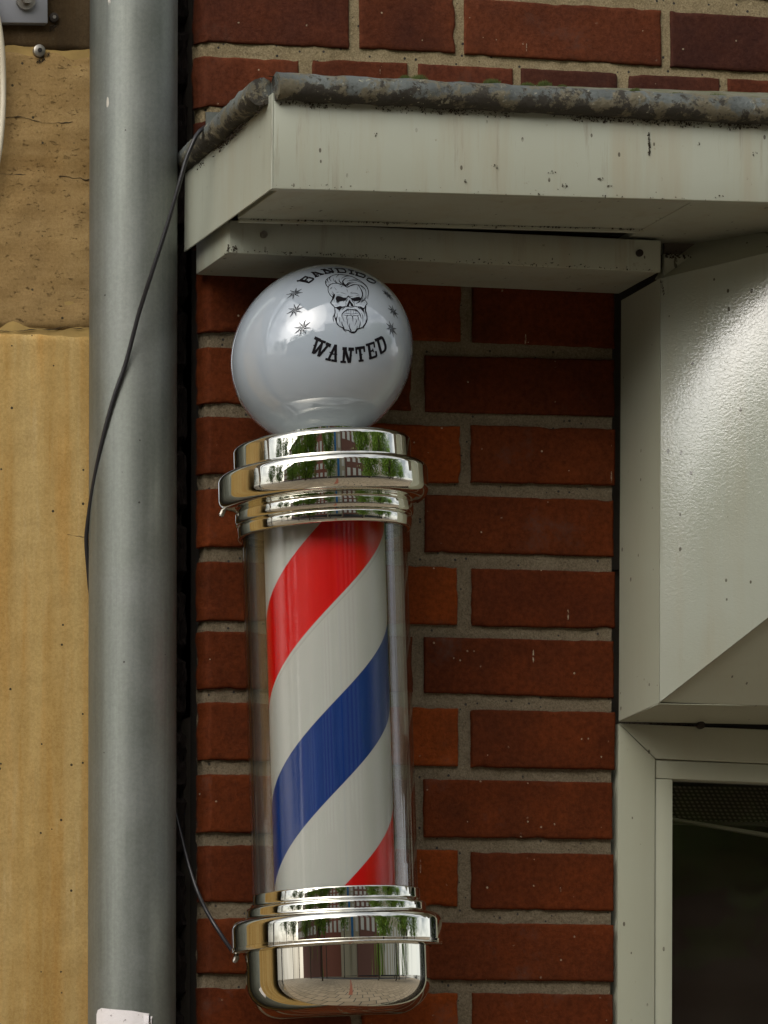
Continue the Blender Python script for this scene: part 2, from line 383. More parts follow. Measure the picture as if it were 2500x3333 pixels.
M_win = plain('dark_window', (0.03, 0.035, 0.04), 0.1)
M_white = plain('white_frame', (0.7, 0.7, 0.66), 0.5)
def facade(name, label, x0, x1, y, h, mat, cols, rows, wmat, group, base=3.6):
    t = thing(name, label, 'building', ((x0 + x1) / 2, y, 0), group)
    bm = bmesh.new(); box(bm, x0, x1, y - 9, y, 0, h); obj('wall', bm, mat, t)
    bm = bmesh.new(); box(bm, x0 - 0.1, x1 + 0.1, y - 9.2, y + 0.25, h + 0.003, h + 0.35); obj('roof', bm, plain(name + '_roof', (0.12, 0.11, 0.10)), t)
    bm = bmesh.new(); box(bm, x0 + 0.4, x1 - 0.4, y + 0.003, y + 0.06, 0.5, base - 0.7); obj('shop_front', bm, M_win, t)
    dx = (x1 - x0) / cols; dz = (h - base) / rows
    for i in range(cols):
        for j in range(rows):
            cx = x0 + (i + 0.5) * dx; cz = base + (j + 0.5) * dz; ww = dx * 0.27; hh = dz * 0.30
            bm = bmesh.new(); box(bm, cx - ww, cx + ww, y + 0.003, y + 0.05, cz - hh, cz + hh); f = obj('window', bm, wmat, t)
            bm = bmesh.new()
            box(bm, cx - ww + 0.06, cx - 0.03, y + 0.053, y + 0.07, cz - hh + 0.06, cz + hh - 0.06)
            box(bm, cx + 0.03, cx + ww - 0.06, y + 0.053, y + 0.07, cz - hh + 0.06, cz + hh - 0.06)
            obj('pane', bm, M_win, f)
    return t
M_beige = plain('beige_render', (0.50, 0.45, 0.34), 0.9, scale=3); M_redb = plain('red_facade', (0.27, 0.10, 0.07), 0.9, scale=3)
M_dkb = plain('brown_facade', (0.20, 0.095, 0.075), 0.9, scale=3)
G = 'houses across the street, mirrored in the chrome'
facade('apartment_building', 'beige rendered house across the street, mirrored in the middle of the chrome collars', -6.5, 1.2, -22, 14.5, M_beige, 4, 4, M_white, G)
facade('apartment_building', 'dark red house across the street, mirrored right of the beige house in the chrome', 1.3, 13, -21, 17.5, M_dkb, 5, 4, M_white, G)
facade('apartment_building', 'low red brick house across the street, mirrored left of the beige house in the chrome', -20, -6.6, -24, 11.5, M_redb, 6, 3, M_white, G)

facade('apartment_building', 'brown house far along the street to the left, mirrored in the chrome', -46, -21, -23, 11.0, M_dkb, 8, 3, M_white, G)
facade('apartment_building', 'pale house far along the street to the right, mirrored in the chrome', 14, 40, -22, 13, M_beige, 8, 3, M_white, G)
M_bark = plain('bark', (0.07, 0.055, 0.04), 0.9)
M_leaf1 = mk_leaf('lime_leaves', (0.09, 0.19, 0.012), (0.22, 0.38, 0.03)); M_leaf2 = mk_leaf('dark_leaves', (0.05, 0.12, 0.012), (0.13, 0.24, 0.03))
def tree(x, y, h, rad, leaf, label, n=4200):
    t = thing('street_tree', label, 'tree', (x, y, 0), 'street trees mirrored in the chrome')
    bm = bmesh.new()
    tube(bm, spline([(x, y, 0), (x + .05, y, h * .25), (x - .08, y + .1, h * .5), (x + .1, y, h * .8)], 4), [0.2 - 0.011 * k for k in range(13)], 8)
    tips = []
    for k in range(9):
        a = random.uniform(0, 6.28); z0 = h * random.uniform(.35, .6)
        e = Vector((x + math.cos(a) * rad * .7, y + math.sin(a) * rad * .7, z0 + h * random.uniform(.15, .32)))
        tube(bm, [(x, y, z0), (Vector((x, y, z0)) * .5 + e * .5) + Vector((0, 0, .25)), e], [0.07, 0.05, 0.02], 6); tips.append(e)
    obj('trunk', bm, M_bark, t, 40)
    bm = bmesh.new()
    cl = [(Vector((x + random.gauss(0, rad * .42), y + random.gauss(0, rad * .42), h * random.uniform(.42, .98))), rad * random.uniform(.18, .36)) for _ in range(34)] + [(e, rad * .3) for e in tips]
    for _ in range(n):
        c, r = random.choice(cl); q = c + Vector([random.gauss(0, 1) for _ in range(3)]) * r * .55
        a = Vector([random.gauss(0, 1) for _ in range(3)]).normalized(); b = a.orthogonal().normalized(); s = random.uniform(.07, .16)
        quad(bm, q - a * s, q + b * s * .6, q + a * s, q - b * s * .6)
    obj('crown', bm, leaf, t)
bm = bmesh.new(); box(bm, -2.1, -1.2, -21.7, -21.6, 3.4, 12.0); bn = obj('blue_banner', bm, plain('banner_blue', (.02, .16, .40), .6)); tag(bn, 'long blue banner hanging in front of the beige house, mirrored in the chrome', 'banner')
tree(-9.5, -14, 8.5, 2.6, M_leaf2, 'dark green street tree, mirrored at the left of the chrome collars')
tree(-4.0, -17.5, 9.5, 2.4, M_leaf1, 'bright green street tree in front of the beige house, mirrored in the chrome')
tree(5.2, -9.0, 7.5, 2.3, M_leaf1, 'lime green street tree, mirrored at the right of the chrome collars')
tree(9.5, -6.5, 8.0, 2.6, M_leaf1, 'wide lime green street tree nearest the shop, mirrored at the far right of the chrome')

tree(-27, -10.5, 10.4, 2.9, M_leaf2, 'distant dark street tree far to the left, mirrored in the glossy hood')
tree(-26, -6.0, 9.6, 2.6, M_leaf2, 'distant dark street tree beside the sandstone house, mirrored in the glossy hood')
tree(-27, -19.5, 9.6, 3.0, M_leaf2, 'distant dark street tree before the brown house, mirrored in the glossy hood')
tree(-33, -13, 10.0, 3.4, M_leaf1, 'distant lime street tree far to the left, mirrored in the glossy hood')
tree(-15, -11, 8.0, 2.6, M_leaf1, 'lime street tree left of the brown house, mirrored in the chrome')
tree(-7.0, -8.5, 6.8, 2.0, M_leaf1, 'small lime street tree nearest the sandstone house, mirrored in the chrome')
tree(14.0, -8, 8.5, 2.7, M_leaf2, 'dark street tree along the pavement to the right, mirrored in the chrome edges')
tree(21.0, -7, 9.0, 3.0, M_leaf1, 'farthest lime street tree on the right, mirrored in the chrome edges')
tree(16, -12, 10.5, 3.2, M_leaf1, 'tall lime street tree far to the right, mirrored in the chrome edges')
# ================================================================== brick wall
def lerp(a, b, t): return a + (b - a) * t
def row_y(r, x):
    xs = (680, 1390, 2000)
    if x < 1390: return lerp(r[0], r[1], (x - 680) / 710)
    return lerp(r[1], r[2], (x - 1390) / 610)
# (tops at x = 680, 1390, 2000), (bottoms)
LOW = [((880, 915, 935), (1080, 1105, 1130)), ((1130, 1155, 1170), (1311, 1338, 1353)), ((1356, 1381, 1400), (1540, 1567, 1582)),
       ((1590, 1612, 1629), (1778, 1797, 1813)), ((1823, 1845, 1861), (2014, 2034, 2044)), ((2057, 2076, 2088), (2243, 2256, 2274)),
       ((2283, 2304, 2316), (2471, 2492, 2502)), ((2517, 2538, 2548), (2705, 2726, 2733)), ((2750, 2768, 2778), (2937, 2952, 2962)),
       ((2984, 3001, 3011), (3165, 3188, 3195)), ((3214, 3230, 3237), (3398, 3414, 3420)), ((3446, 3462, 3468), (3632, 3646, 3652))]
UP = [((-262, -228, -190), (-100, -64, -28)), ((-52, -16, 22), (132, 166, 203)), ((178, 208, 238), (342, 374, 404)), ((392, 420, 448), (556, 584, 612)), ((604, 630, 656), (800, 830, 855))]
U_X = {0: [(668, 1090), (1125, 1740), (1775, 2365), (2397, 3000), (3035, 3640)], 1: [(668, 1136), (1170, 1480), (1513, 2153), (2186, 2800), (2835, 3140), (3170, 3700)],
       2: [(668, 977), (1018, 1326), (1365, 1672), (1702, 2013), (2046, 2344), (2374, 2680), (2712, 3010), (3040, 3600)], 3: [(668, 1300), (1340, 1980), (2012, 2640), (2672, 3300)], 4: [(668, 1140), (1178, 1490), (1530, 2150), (2185, 2800)]}
def rowY_up(r, x):
    return lerp(r[0], r[1], (x - 680) / 710) if x < 1390 else r[1] + (r[2] - r[1]) * (x - 1390) / 610

wall = thing('brick_wall', 'red brick pier and wall with grey mortar behind the barber pole', 'wall', (0.0, 0.0, 0.0))
bmB = bmesh.new(); tone = bmB.loops.layers.float_color.new('tone')
def brick(c00, c10, c11, c01, col, left_end=False, step=0.005, Yf=0.0, seed=0):
    """c = corner points on the wall face, counted from bottom left; the face is rounded, chipped and slightly uneven"""
    W = (c10 - c00).length; H = (c01 - c00).length
    nu = max(4, int(W / step)); nv = max(3, int(H / step)); o = Vector((seed * 3.7, seed * 1.3, 5))
    grid = []
    back = 0.018 if left_end else 0.02
    tw = Vector((random.uniform(-1, 1), 0, random.uniform(-1, 1))) * 0.0012
    yo = random.uniform(-0.0012, 0.0012)
    ex = [0.0, 0.0012, 0.003] ; us = [0, .0014 / W, .0036 / W] + [i / nu for i in range(1, nu)] + [1 - .0036 / W, 1 - .0014 / W, 1]
    vs = [0, .0014 / H, .0036 / H] + [i / nv for i in range(1, nv)] + [1 - .0036 / H, 1 - .0014 / H, 1]
    us = sorted(us); vs = sorted(vs)
    for v in vs:
        rowv = []
        for u in us:
            p = c00 * (1 - u) * (1 - v) + c10 * u * (1 - v) + c11 * u * v + c01 * (1 - u) * v
            du = min(u, 1 - u) * W; dv = min(v, 1 - v) * H; d = min(du, dv)
            n = noise.noise(p * 90 + o); n2 = noise.noise(p * 260 + o); n3 = noise.noise(p * 28 + o)
            e = max(0.0, 1 - d / 0.0026)
            depth = 0.0012 * e ** 2 + 0.0010 * n3 + 0.0003 * n
            chip = max(0.0, noise.noise(p * 45 + o * 2) - 0.22) * max(0, 1 - d / 0.007)
            depth += chip * 0.004
            inx = (1 if u < .5 else -1) * max(0, 1 - du / .012); inz = (1 if v < .5 else -1) * max(0, 1 - dv / .012)
            k = 0.0005 * n + 0.0004 * n2 + 0.0005 * n3 + chip * 0.0035
            rowv.append(bmB.verts.new(p + tw + Vector((inx * k, yo + depth, inz * k))))
        grid.append(rowv)
    fs = []
    for j in range(len(vs) - 1):
        for i in range(len(us) - 1):
            fs.append(bmB.faces.new((grid[j][i], grid[j][i + 1], grid[j + 1][i + 1], grid[j + 1][i])))
    rim = grid[0] + [g[-1] for g in grid[1:]] + grid[-1][-2::-1] + [g[0] for g in grid[-2:0:-1]]
    if left_end:
        nl = len(vs) - 2
        mid = [bmB.verts.new((q.co.x - (.0088 + .0012 * noise.noise(q.co * 60) if abs(q.co.x - c00.x) < .004 else 0), Yf + .012, q.co.z)) for q in rim]
        for i in range(len(rim)):
            k = (i + 1) % len(rim)
            fs.append(bmB.faces.new((rim[i], mid[i], mid[k], rim[k])))
        rim = mid
    bk = [bmB.verts.new((q.co.x + (0.0015 * noise.noise(q.co * 70) if left_end else 0), Yf + back, q.co.z)) for q in rim]
    for i in range(len(rim)):
        k = (i + 1) % len(rim)
        fs.append(bmB.faces.new((rim[i], bk[i], bk[k], rim[k])))
    for f in fs:
        f.smooth = True
        for l in f.loops: l[tone] = (*col, 1)
def bcol(up, short=False):
    if short and not up: return tuple(Vector((0.175, 0.040, 0.0070)) * random.uniform(.8, 1.15))
    h = random.random()
    c = Vector((0.078, 0.024, 0.013)) if up else Vector((0.070, 0.0165, 0.0052))
    if up: c = c.lerp(Vector((0.115, 0.034, 0.013)), h) if h < .5 else c.lerp(Vector((0.055, 0.022, 0.016)), (h - .5) * 1.7)
    else: c = c.lerp(Vector((0.120, 0.030, 0.0085)), h)
    return tuple(c * random.uniform(.88, 1.12))
sd_ = 0
for k, (T, B) in enumerate(LOW):
    odd = (k % 2 == 0)
    xs = [(681, 1145), (1188, 1496), (1538, 2003)] if odd else [(681, 1342), (1385, 2002)]
    for (a, b) in xs:
        a2 = a + random.uniform(-4, 4) if a > 700 else a - 0.4 * k; b2 = (b + random.uniform(-4, 4)) if b < 1990 else b - 0.6 * k
        sd_ += 1
        brick(hit(a2, row_y(B, a), 0), hit(b2, row_y(B, b), 0), hit(b2, row_y(T, b), 0), hit(a2, row_y(T, a), 0),
              bcol(False, b - a < 330), a < 700, 0.005, 0, sd_)
for k, (T, B) in enumerate(UP):
    for (a, b) in U_X[k]:
        sd_ += 1
        brick(hit(a, rowY_up(B, a), 0), hit(b, rowY_up(B, b), 0), hit(b, rowY_up(T, b), 0), hit(a, rowY_up(T, a), 0), bcol(True), a < 700, 0.006, 0, sd_)
# the rest of the pier down to the ground and the wall above, out of the frame
xl, xr = hit(681, 3400, 0).x, hit(1996, 3400, 0).x
ztop = hit(1390, 3690, 0).z; zz = ztop; k = 0
while zz > 0.05:
    for (a, b) in ([(0, .35), (.375, .60), (.63, 1)] if k % 2 == 0 else [(0, .485), (.515, 1)]):
        sd_ += 1
        xa, xb = lerp(xl, xr, a), lerp(xl, xr, b)
        brick(Vector((xa, 0, zz - .068)), Vector((xb, 0, zz - .068)), Vector((xb, 0, zz)), Vector((xa, 0, zz)), bcol(False), a == 0, 0.016, 0, sd_)
    zz -= .0835; k += 1
zz = hit(1390, -262, 0).z + .012
xl2 = hit(668, 0, 0).x
for k in range(8):
    x = xl2 if k % 2 else xl2 - .0
    first = True
    while x < 1.6:
        wdt = .115 if (first and k % 2) else .24; sd_ += 1
        brick(Vector((x, 0, zz)), Vector((x + wdt, 0, zz)), Vector((x + wdt, 0, zz + .064)), Vector((x, 0, zz + .064)), bcol(True), first, 0.016, 0, sd_)
        x += wdt + .011; first = False
    zz += .076
obj('bricks', bmB, M_brick, wall)
# mortar: one uneven recessed sheet with a return at the free end of the wall
def mortar(name, x0, x1, z0, z1, step, Yf, mat, side=True):
    bm = bmesh.new(); nx = max(2, int((x1 - x0) / step)); nz = max(2, int((z1 - z0) / step)); rows = []
    for j in range(nz + 1):
        r = []
        if side:
            for q, xo in ((0.024, .0078), (0.019, .0072), (0.014, .0060), (0.009, .0035)):
                p = Vector((x0 - xo, q, z0 + (z1 - z0) * j / nz)); r.append(bm.verts.new(p + Vector((0.003 * noise.noise(p * 60) + 0.0015 * noise.noise(p * 170), 0, 0))))
        for i in range(nx + 1):
            p = Vector((x0 + (x1 - x0) * i / nx, Yf, z0 + (z1 - z0) * j / nz))
            d = 0.0009 * noise.noise(p * 40) + 0.0009 * noise.noise(p * 130) + 0.0006 * noise.noise(p * 300)
            if i == 0 and side: d += 0.004
            r.append(bm.verts.new(p + Vector((0, d, 0))))
        rows.append(r)
    for j in range(nz):
        for i in range(len(rows[0]) - 1):
            bm.faces.new((rows[j][i], rows[j][i + 1], rows[j + 1][i + 1], rows[j + 1][i])).smooth = True
    return obj(name, bm, mat, wall)
zsplit = hit(1390, 700, 0).z
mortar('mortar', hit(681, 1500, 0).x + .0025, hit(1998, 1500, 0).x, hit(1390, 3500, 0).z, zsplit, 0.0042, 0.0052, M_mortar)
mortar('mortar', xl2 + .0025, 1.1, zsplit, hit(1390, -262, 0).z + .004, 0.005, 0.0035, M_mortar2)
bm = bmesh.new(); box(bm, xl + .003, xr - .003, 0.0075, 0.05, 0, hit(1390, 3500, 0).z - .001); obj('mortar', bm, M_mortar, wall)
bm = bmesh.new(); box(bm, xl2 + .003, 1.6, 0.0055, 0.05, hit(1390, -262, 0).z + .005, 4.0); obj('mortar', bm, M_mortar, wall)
bm = bmesh.new(); box(bm, xl - .0045, xl + .05, 0.0195, 0.055, 0, 3.4); obj('gap_shade_block', bm, M_grime_shade, wall)  # block added beside the pier, near black to stand for the gap's shade
# rough sheet added in the slot between the houses, coloured dark as its shade
bm = bmesh.new()
xs0, xs1 = hit(566, 1500, 0.10).x, xl + .02
for j in range(150):
    for i in range(10): pass
nz, nx = 220, 14; rows = []
for j in range(nz + 1):
    z = 1.7 + 1.6 * j / nz
    rows.append([bm.verts.new((xs0 + (xs1 - xs0) * i / nx, 0.095 + 0.010 * noise.noise(Vector((i * .5, z * 26, 1))) + 0.008 * noise.noise(Vector((i * .9, z * 90, 4))) + (0.016 if (z * 12) % 1 < .22 else 0), z)) for i in range(nx + 1)])
for j in range(nz):
    for i in range(nx): bm.faces.new((rows[j][i], rows[j][i + 1], rows[j + 1][i + 1], rows[j + 1][i]))
o = obj('slot_shade_sheet', bm, plain('slot_shade_brown', (0.03, 0.02, 0.015), 0.9, var=0.6, scale=90), wall)
bm = bmesh.new(); box(bm, xl + .004, hit(2004, 2400, 0).x, 0.056, 0.30, 0, zsplit); obj('wall_core', bm, M_dirtboard, wall)
bm = bmesh.new(); box(bm, xl + .004, 1.6, 0.057, 0.30, hit(2300, 2340, 0).z, 4.0); obj('wall_core', bm, M_dirtboard, wall)

# ================================================================== sandstone house
YS = 0.065
sw = thing('sandstone_wall', 'weathered ochre sandstone wall of the neighbouring house, left of the grey downpipe', 'wall', (-1.0, YS, 0))
def stone(zb, zt, mat, name='stone_block', seed=0, amp=0.0008, rag=False):
    bm = bmesh.new(); xa, xb = -9.0, hit(560, 1500, YS).x
    nx, nz = 320, max(4, int((zt - zb) / .008)); rows = []
    xsx = [xa + (xb - xa) * (1 - (1 - i / nx) ** 2.6) for i in range(nx + 1)]
    for j in range(nz + 1):
        r = []
        for x in xsx:
            z = zb + (zt - zb) * j / nz
            p = Vector((x, seed, z)); e = max(0, 1 - min(z - zb, zt - z) / .004)
            r.append(bm.verts.new((x, YS + amp * noise.noise(p * 40) + amp * noise.noise(Vector((x * 20, seed, z * 130))) + .002 * e * e, z + e * (.0012 * noise.noise(p * 60) + (.0003 * noise.noise(p * 30) + .0006 * noise.noise(p * 110) if rag else 0)))))
        rows.append(r)
    for j in range(nz):
        for i in range(nx): bm.faces.new((rows[j][i], rows[j][i + 1], rows[j + 1][i + 1], rows[j + 1][i])).smooth = True
    top = [bm.verts.new((v.co.x, YS + .03, v.co.z)) for v in rows[-1]]; bot = [bm.verts.new((v.co.x, YS + .03, v.co.z)) for v in rows[0]]
    for i in range(nx):
        bm.faces.new((rows[-1][i], rows[-1][i + 1], top[i + 1], top[i])); bm.faces.new((rows[0][i + 1], rows[0][i], bot[i], bot[i + 1]))
    bm.faces.new([rows[j][-1] for j in range(nz + 1)] + [top[-1], bot[-1]]) if False else None
    return obj(name, bm, mat, sw)
zA, zB = hit(150, 164, YS).z, hit(150, 1082, YS).z
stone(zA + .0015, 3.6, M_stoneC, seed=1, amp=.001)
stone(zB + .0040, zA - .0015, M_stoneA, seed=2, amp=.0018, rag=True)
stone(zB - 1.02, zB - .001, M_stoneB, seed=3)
stone(zB - 1.3, zB - 1.024, M_stoneB, seed=4)
stone(0.0, zB - 1.304, M_stoneB, seed=5)
bm = bmesh.new(); box(bm, -9.0, hit(560, 1500, YS).x - .002, YS + .0016, YS + .25, 0, 3.6); obj('joint_mortar', bm, plain('yellow_joint', (0.34, 0.23, 0.075), 0.95, var=0.6, scale=35), sw)

M_crack = plain('dark_crack', (.03, .02, .01), .95, var=.5, scale=80)
for cr in ([(192, 575), (215, 573), (236, 580), (262, 581), (278, 586), (300, 582)], [(19, 382), (59, 379), (85, 385), (110, 392), (139, 399), (169, 400), (205, 399), (236, 397)], [(-30, 1074), (20, 1078), (70, 1076), (120, 1070), (170, 1073), (215, 1064), (250, 1070), (300, 1062)], [(219, 1739), (240, 1744), (262, 1747), (282, 1750)], [(0, 565), (60, 568), (110, 566)]):
    bm = bmesh.new(); pts = [hit(x, y, YS - .0001) + Vector((0, 0, .0009 * noise.noise(Vector((x * .09, y, 0))))) for x, y in cr]
    pts = [p + Vector((0, 0, .0008 * noise.noise(p * 300))) for p in spline(pts, 8)]
    tube(bm, pts, [max(.00012, .0007 * (.55 + noise.noise(p * 90))) for p in pts], 5); obj('crack', bm, M_crack, sw)
for x in (-2.6, -4.9, -7.2):                      # shop windows of the sandstone house, out of the frame
    bm = bmesh.new(); box(bm, x - .7, x + .7, YS - .03, YS - .004, .6, 2.9); sf = obj('window', bm, M_white, sw)
    bm = bmesh.new(); box(bm, x - .62, x + .62, YS - .036, YS - .031, .68, 2.82); obj('pane', bm, M_win, sf)
# ================================================================== downpipe
pc_l, pc_r = hit(294, 1600, .01), hit(570, 1600, .01)
pr = (pc_r.x - pc_l.x) / 2 * 0.985; pcx = (pc_l.x + pc_r.x) / 2; pcy = .01
dp = thing('downpipe', 'round grey zinc downpipe running up the joint between sandstone and brick', 'downpipe', (pcx, pcy, 0))
bm = bmesh.new()
xt, xb_ = hit(434, 0, pcy).x, hit(430, 3333, pcy).x
zt_, zb_ = hit(434, 0, pcy).z, hit(430, 3333, pcy).z
ax = lambda z: pcx + (xt - xb_) * 0.5 * ((z - zb_) / (zt_ - zb_) - .5)
tube(bm, [(ax(z), pcy, z) for z in [0.05 + 0.1 * i for i in range(37)]], pr, 72, caps=False)
obj('pipe', bm, M_zinc, dp, 60)
for z in (1.2, 3.45):
    bm = bmesh.new(); tube(bm, [(ax(z), pcy, z), (ax(z), pcy, z + .03)], pr + .0025, 48); box(bm, ax(z) - .006, ax(z) + .006, pcy + pr, YS, z + .005, z + .02); obj('pipe_clip', bm, M_zinc, dp, 40)
# torn paper sticker, bent round the pipe
bm = bmesh.new()
def onpipe(x, y, off):
    d = ray(x, y); o = EYE - Vector((pcx, pcy, 0)); rr = pr + off
    a = d.x ** 2 + d.y ** 2; b = o.x * d.x + o.y * d.y; c = o.x ** 2 + o.y ** 2 - rr * rr
    return EYE + d * ((-b - math.sqrt(max(0, b * b - a * c))) / a)
top_ = [(314, 3302), (318, 3288), (330, 3281), (355, 3284), (390, 3287), (430, 3290), (462, 3296), (486, 3299), (484, 3306), (496, 3308), (492, 3322)]
ring = []
for x, y in top_: ring.append((x, y))
rowsS = []
for j in range(9):
    rowsS.append([bm.verts.new(onpipe(lerp(x, 312 + (x - 314) * .99, j / 8), lerp(y, 3470 + 6 * math.sin(i), j / 8), .0007 + .0003 * noise.noise(Vector((x * .05, j, 0))))) for i, (x, y) in enumerate(ring)])
for j in range(8):
    for i in range(len(ring) - 1): bm.faces.new((rowsS[j][i], rowsS[j][i + 1], rowsS[j + 1][i + 1], rowsS[j + 1][i])).smooth = True
mp = Mat('torn_white_paper'); mc = mp.mix(mp.ramp(mp.noise(150, 5, .7), (0.60, 0.0), (0.66, 1.0)), (0.72, 0.69, 0.69), (0.22, 0.19, 0.18))
st = obj('sticker', bm, mp.done(mc, .8, normal=mp.bump(mp.noise(200), .4, .002)))
tag(st, 'torn white paper sticker on the grey downpipe near the ground', 'sticker')
st.data.update()

# ================================================================== canopy
YF, YBX = -.285, -.112
F1, F2 = hit(890, 613, YF), hit(2500, 658, YF)
ex = (F2 - F1).normalized(); F3 = F1 + ex * 1.7
cz = F1.z
cp = thing('window_canopy', 'cream sheet metal canopy with a lichened rounded edge above the barber pole', 'canopy', (0.4, 0, cz))
T1, T2 = hit(893, 300, YF), hit(2500, 380, YF)
T3 = T1 + (T2 - T1).normalized() * 1.7
bk = Vector((0, -YF, 0))
bm = bmesh.new(); slab(bm, [F1, F3, T3, T1], (0, .012, 0)); bevel(bm, .0012, 2); obj('fascia', bm, M_paint, cp, 30)
bm = bmesh.new(); e = Vector((-.0022, .0006, -.0005))
slab(bm, [F1 + e, F1 + e + bk, T1 + e + bk + Vector((0, 0, -.012)), T1 + e], (.0020, 0, 0)); bevel(bm, .0004, 1); sp = obj('side_panel', bm, M_paint, cp, 30)
# upright fold in the side panel
pf = F1 + Vector((-.0035, .215, -.0)); bm = bmesh.new(); slab(bm, [pf, pf + Vector((0, .012, 0)), pf + Vector((0, .012, T1.z - F1.z - .02)), pf + Vector((0, 0, T1.z - F1.z - .02))], (.004, 0, 0)); bevel(bm, .0012, 2); obj('fold', bm, M_paint, sp, 40)
bm = bmesh.new()
up = Vector((0, 0, .0025)); sb = Vector((0, -YF - .142, 0))
xsm = hit(2163, 700, -.2).x; sm = F1 + ex * ((xsm - F1.x) / ex.x)
slab(bm, [F1 + up + Vector((.011, .013, 0)), sm + up + Vector((-.0008, .013, 0)), sm + up + sb + Vector((-.0008, 0, 0)), F1 + up + sb + Vector((.011, 0, 0))], (0, 0, .006)); bevel(bm, .0008, 1)
obj('soffit', bm, M_paint, cp)
bm = bmesh.new()
slab(bm, [sm + up + Vector((.0008, .013, .0005)), F3 + up + Vector((0, .013, 0.0005)), F3 + up + Vector((0, -YF - .03, 0.0005)), sm + up + Vector((.0008, -YF - .03, 0.0005))], (0, 0, .006)); bevel(bm, .0008, 1)
obj('soffit', bm, M_paint, cp)
# thin lip hanging along the soffit's back edge
bm = bmesh.new(); a = F1 + sb + Vector((.012, -.004, -.001)); b = sm + sb + Vector((0, -.004, -.001)); slab(bm, [a, b, b + Vector((0, 0, .003)), a + Vector((0, 0, .003))], (0, .006, 0)); obj('lip', bm, M_paint, cp)
bm = bmesh.new(); slab(bm, [F1 + Vector((.012, -YF - .14, .03)), F3 + Vector((0, -YF - .14, .03)), F3 + Vector((0, -YF - .004, .03)), F1 + Vector((.012, -YF - .004, .03))], (0, 0, .004)); obj('ceiling_board', bm, M_dirtboard, cp)
# rounded edge
def crustroll(name, a, b, r, n=90, seed=0):
    bm = bmesh.new(); pts = [a.lerp(b, i / n) + Vector((0, 0, .0012 * noise.noise(Vector((i * .2, seed, 0))))) for i in range(n + 1)]
    tube(bm, pts, r, 28, True, .0014, 90)
    me = finish(bm, name, 50)
    at = me.attributes.new('crust', 'FLOAT', 'POINT')
    ce = [(a.lerp(b, .5))]; ab = b - a
    for i, v in enumerate(me.vertices):
        t = max(0, min(1, (v.co - a).dot(ab) / ab.dot(ab))); q = v.co - a.lerp(b, t)
        at.data[i].value = max(0, min(1, (.15 - q.z / r) * .8))
    o = link(name, me, M_crust, cp); return o
rr = .0148
G1, G2 = hit(897, 281, YF - .004), hit(2500, 363, YF - .004)
G3 = G1 + (G2 - G1).normalized() * 1.7
gr = crustroll('edge_roll', G1, G3, rr, 200)
bm = bmesh.new(); c = G1 + Vector((-.0006, 0, 0))
vs_ = [bm.verts.new(c + Vector((0, rr * .86 * math.cos(a), rr * .86 * math.sin(a)))) for a in [2 * math.pi * i / 20 for i in range(20)]]; bm.faces.new(vs_)
WINV[gr.name] = WINV[cp.name]
obj('dark_end_disc', bm, M_hole, gr)  # black disc closing the roll, painted as the shade inside a hollow end
H1 = hit(878, 283, YF); H2 = hit(616, 520, -.004)
crustroll('edge_roll', H1 + Vector((-.006, .012, -.002)), H2, rr * 1.03, 60, 3)
# roof sheet rising to the wall
W1, W2 = hit(880, 250, -.004), hit(2500, 302, -.004); W3 = W1 + (W2 - W1).normalized() * 1.7
bm = bmesh.new(); n = 80; rows = []
for j in range(7):
    rows.append([bm.verts.new((G1 + Vector((-.01, .002, rr * .8))).lerp(G3, i / n).lerp(W1.lerp(W3, i / n), j / 6) + Vector((0, 0, .0008 * noise.noise(Vector((i * .7, j * .9, 2)))))) for i in range(n + 1)])
for j in range(6):
    for i in range(n): bm.faces.new((rows[j][i], rows[j][i + 1], rows[j + 1][i + 1], rows[j + 1][i])).smooth = True
mr = Mat('mossy_roof'); cc = mr.mix(mr.ramp(mr.noise(40, 6, .7), (.4, 0.), (.6, 1.)), (.17, .165, .13), (.085, .09, .035)); cc = mr.mix(mr.speck(50, .2, .2), cc, (.4, .38, .3))
obj('roof_sheet', bm, mr.done(cc, .9, normal=mr.bump(mr.noise(120, 5), .6, .004)), cp)
# little upstand of flashing at the wall
bm = bmesh.new(); a, b, c, d = [hit(x, y, -.003) for x, y in ((672, 425), (745, 425), (745, 366), (670, 364))]; slab(bm, [a, b, c, d], (0, .002, 0)); obj('flashing', bm, M_zinc, cp)
# moss tufts on the roof edge
def tuft(x, y, wpx, hpx):
    c = hit(x, y, YF + .012); wd = wpx / 2850; hh = hpx / 2850
    bm = bmesh.new()
    for _ in range(420):
        a = random.uniform(0, 6.28); q = math.sqrt(random.random()); dx = math.cos(a) * q * wd / 2; dy = math.sin(a) * q * wd * .35
        z = hh * max(0, 1 - q * q); p = c + Vector((dx, dy, 0)); t = p + Vector((random.gauss(0, .0012), random.gauss(0, .0012), z + random.uniform(.001, .003)))
        s = Vector((random.gauss(0, 1), random.gauss(0, 1), 0)).normalized() * .0006
        f = bm.faces.new([bm.verts.new(p + s - Vector((0, 0, .004))), bm.verts.new(p - s - Vector((0, 0, .004))), bm.verts.new(t)])
    bmesh.ops.recalc_face_normals(bm, faces=bm.faces)
    obj('moss_tuft', bm, M_moss, cp)
for a in ((1318, 258, 34, 9), (1362, 262, 62, 16), (1500, 276, 40, 7), (1600, 272, 58, 12), (1716, 281, 46, 8), (1772, 281, 50, 15), (1830, 286, 26, 5), (2068, 300, 36, 8), (2200, 312, 60, 5), (2330, 318, 70, 6), (2440, 328, 50, 5)): tuft(*a)
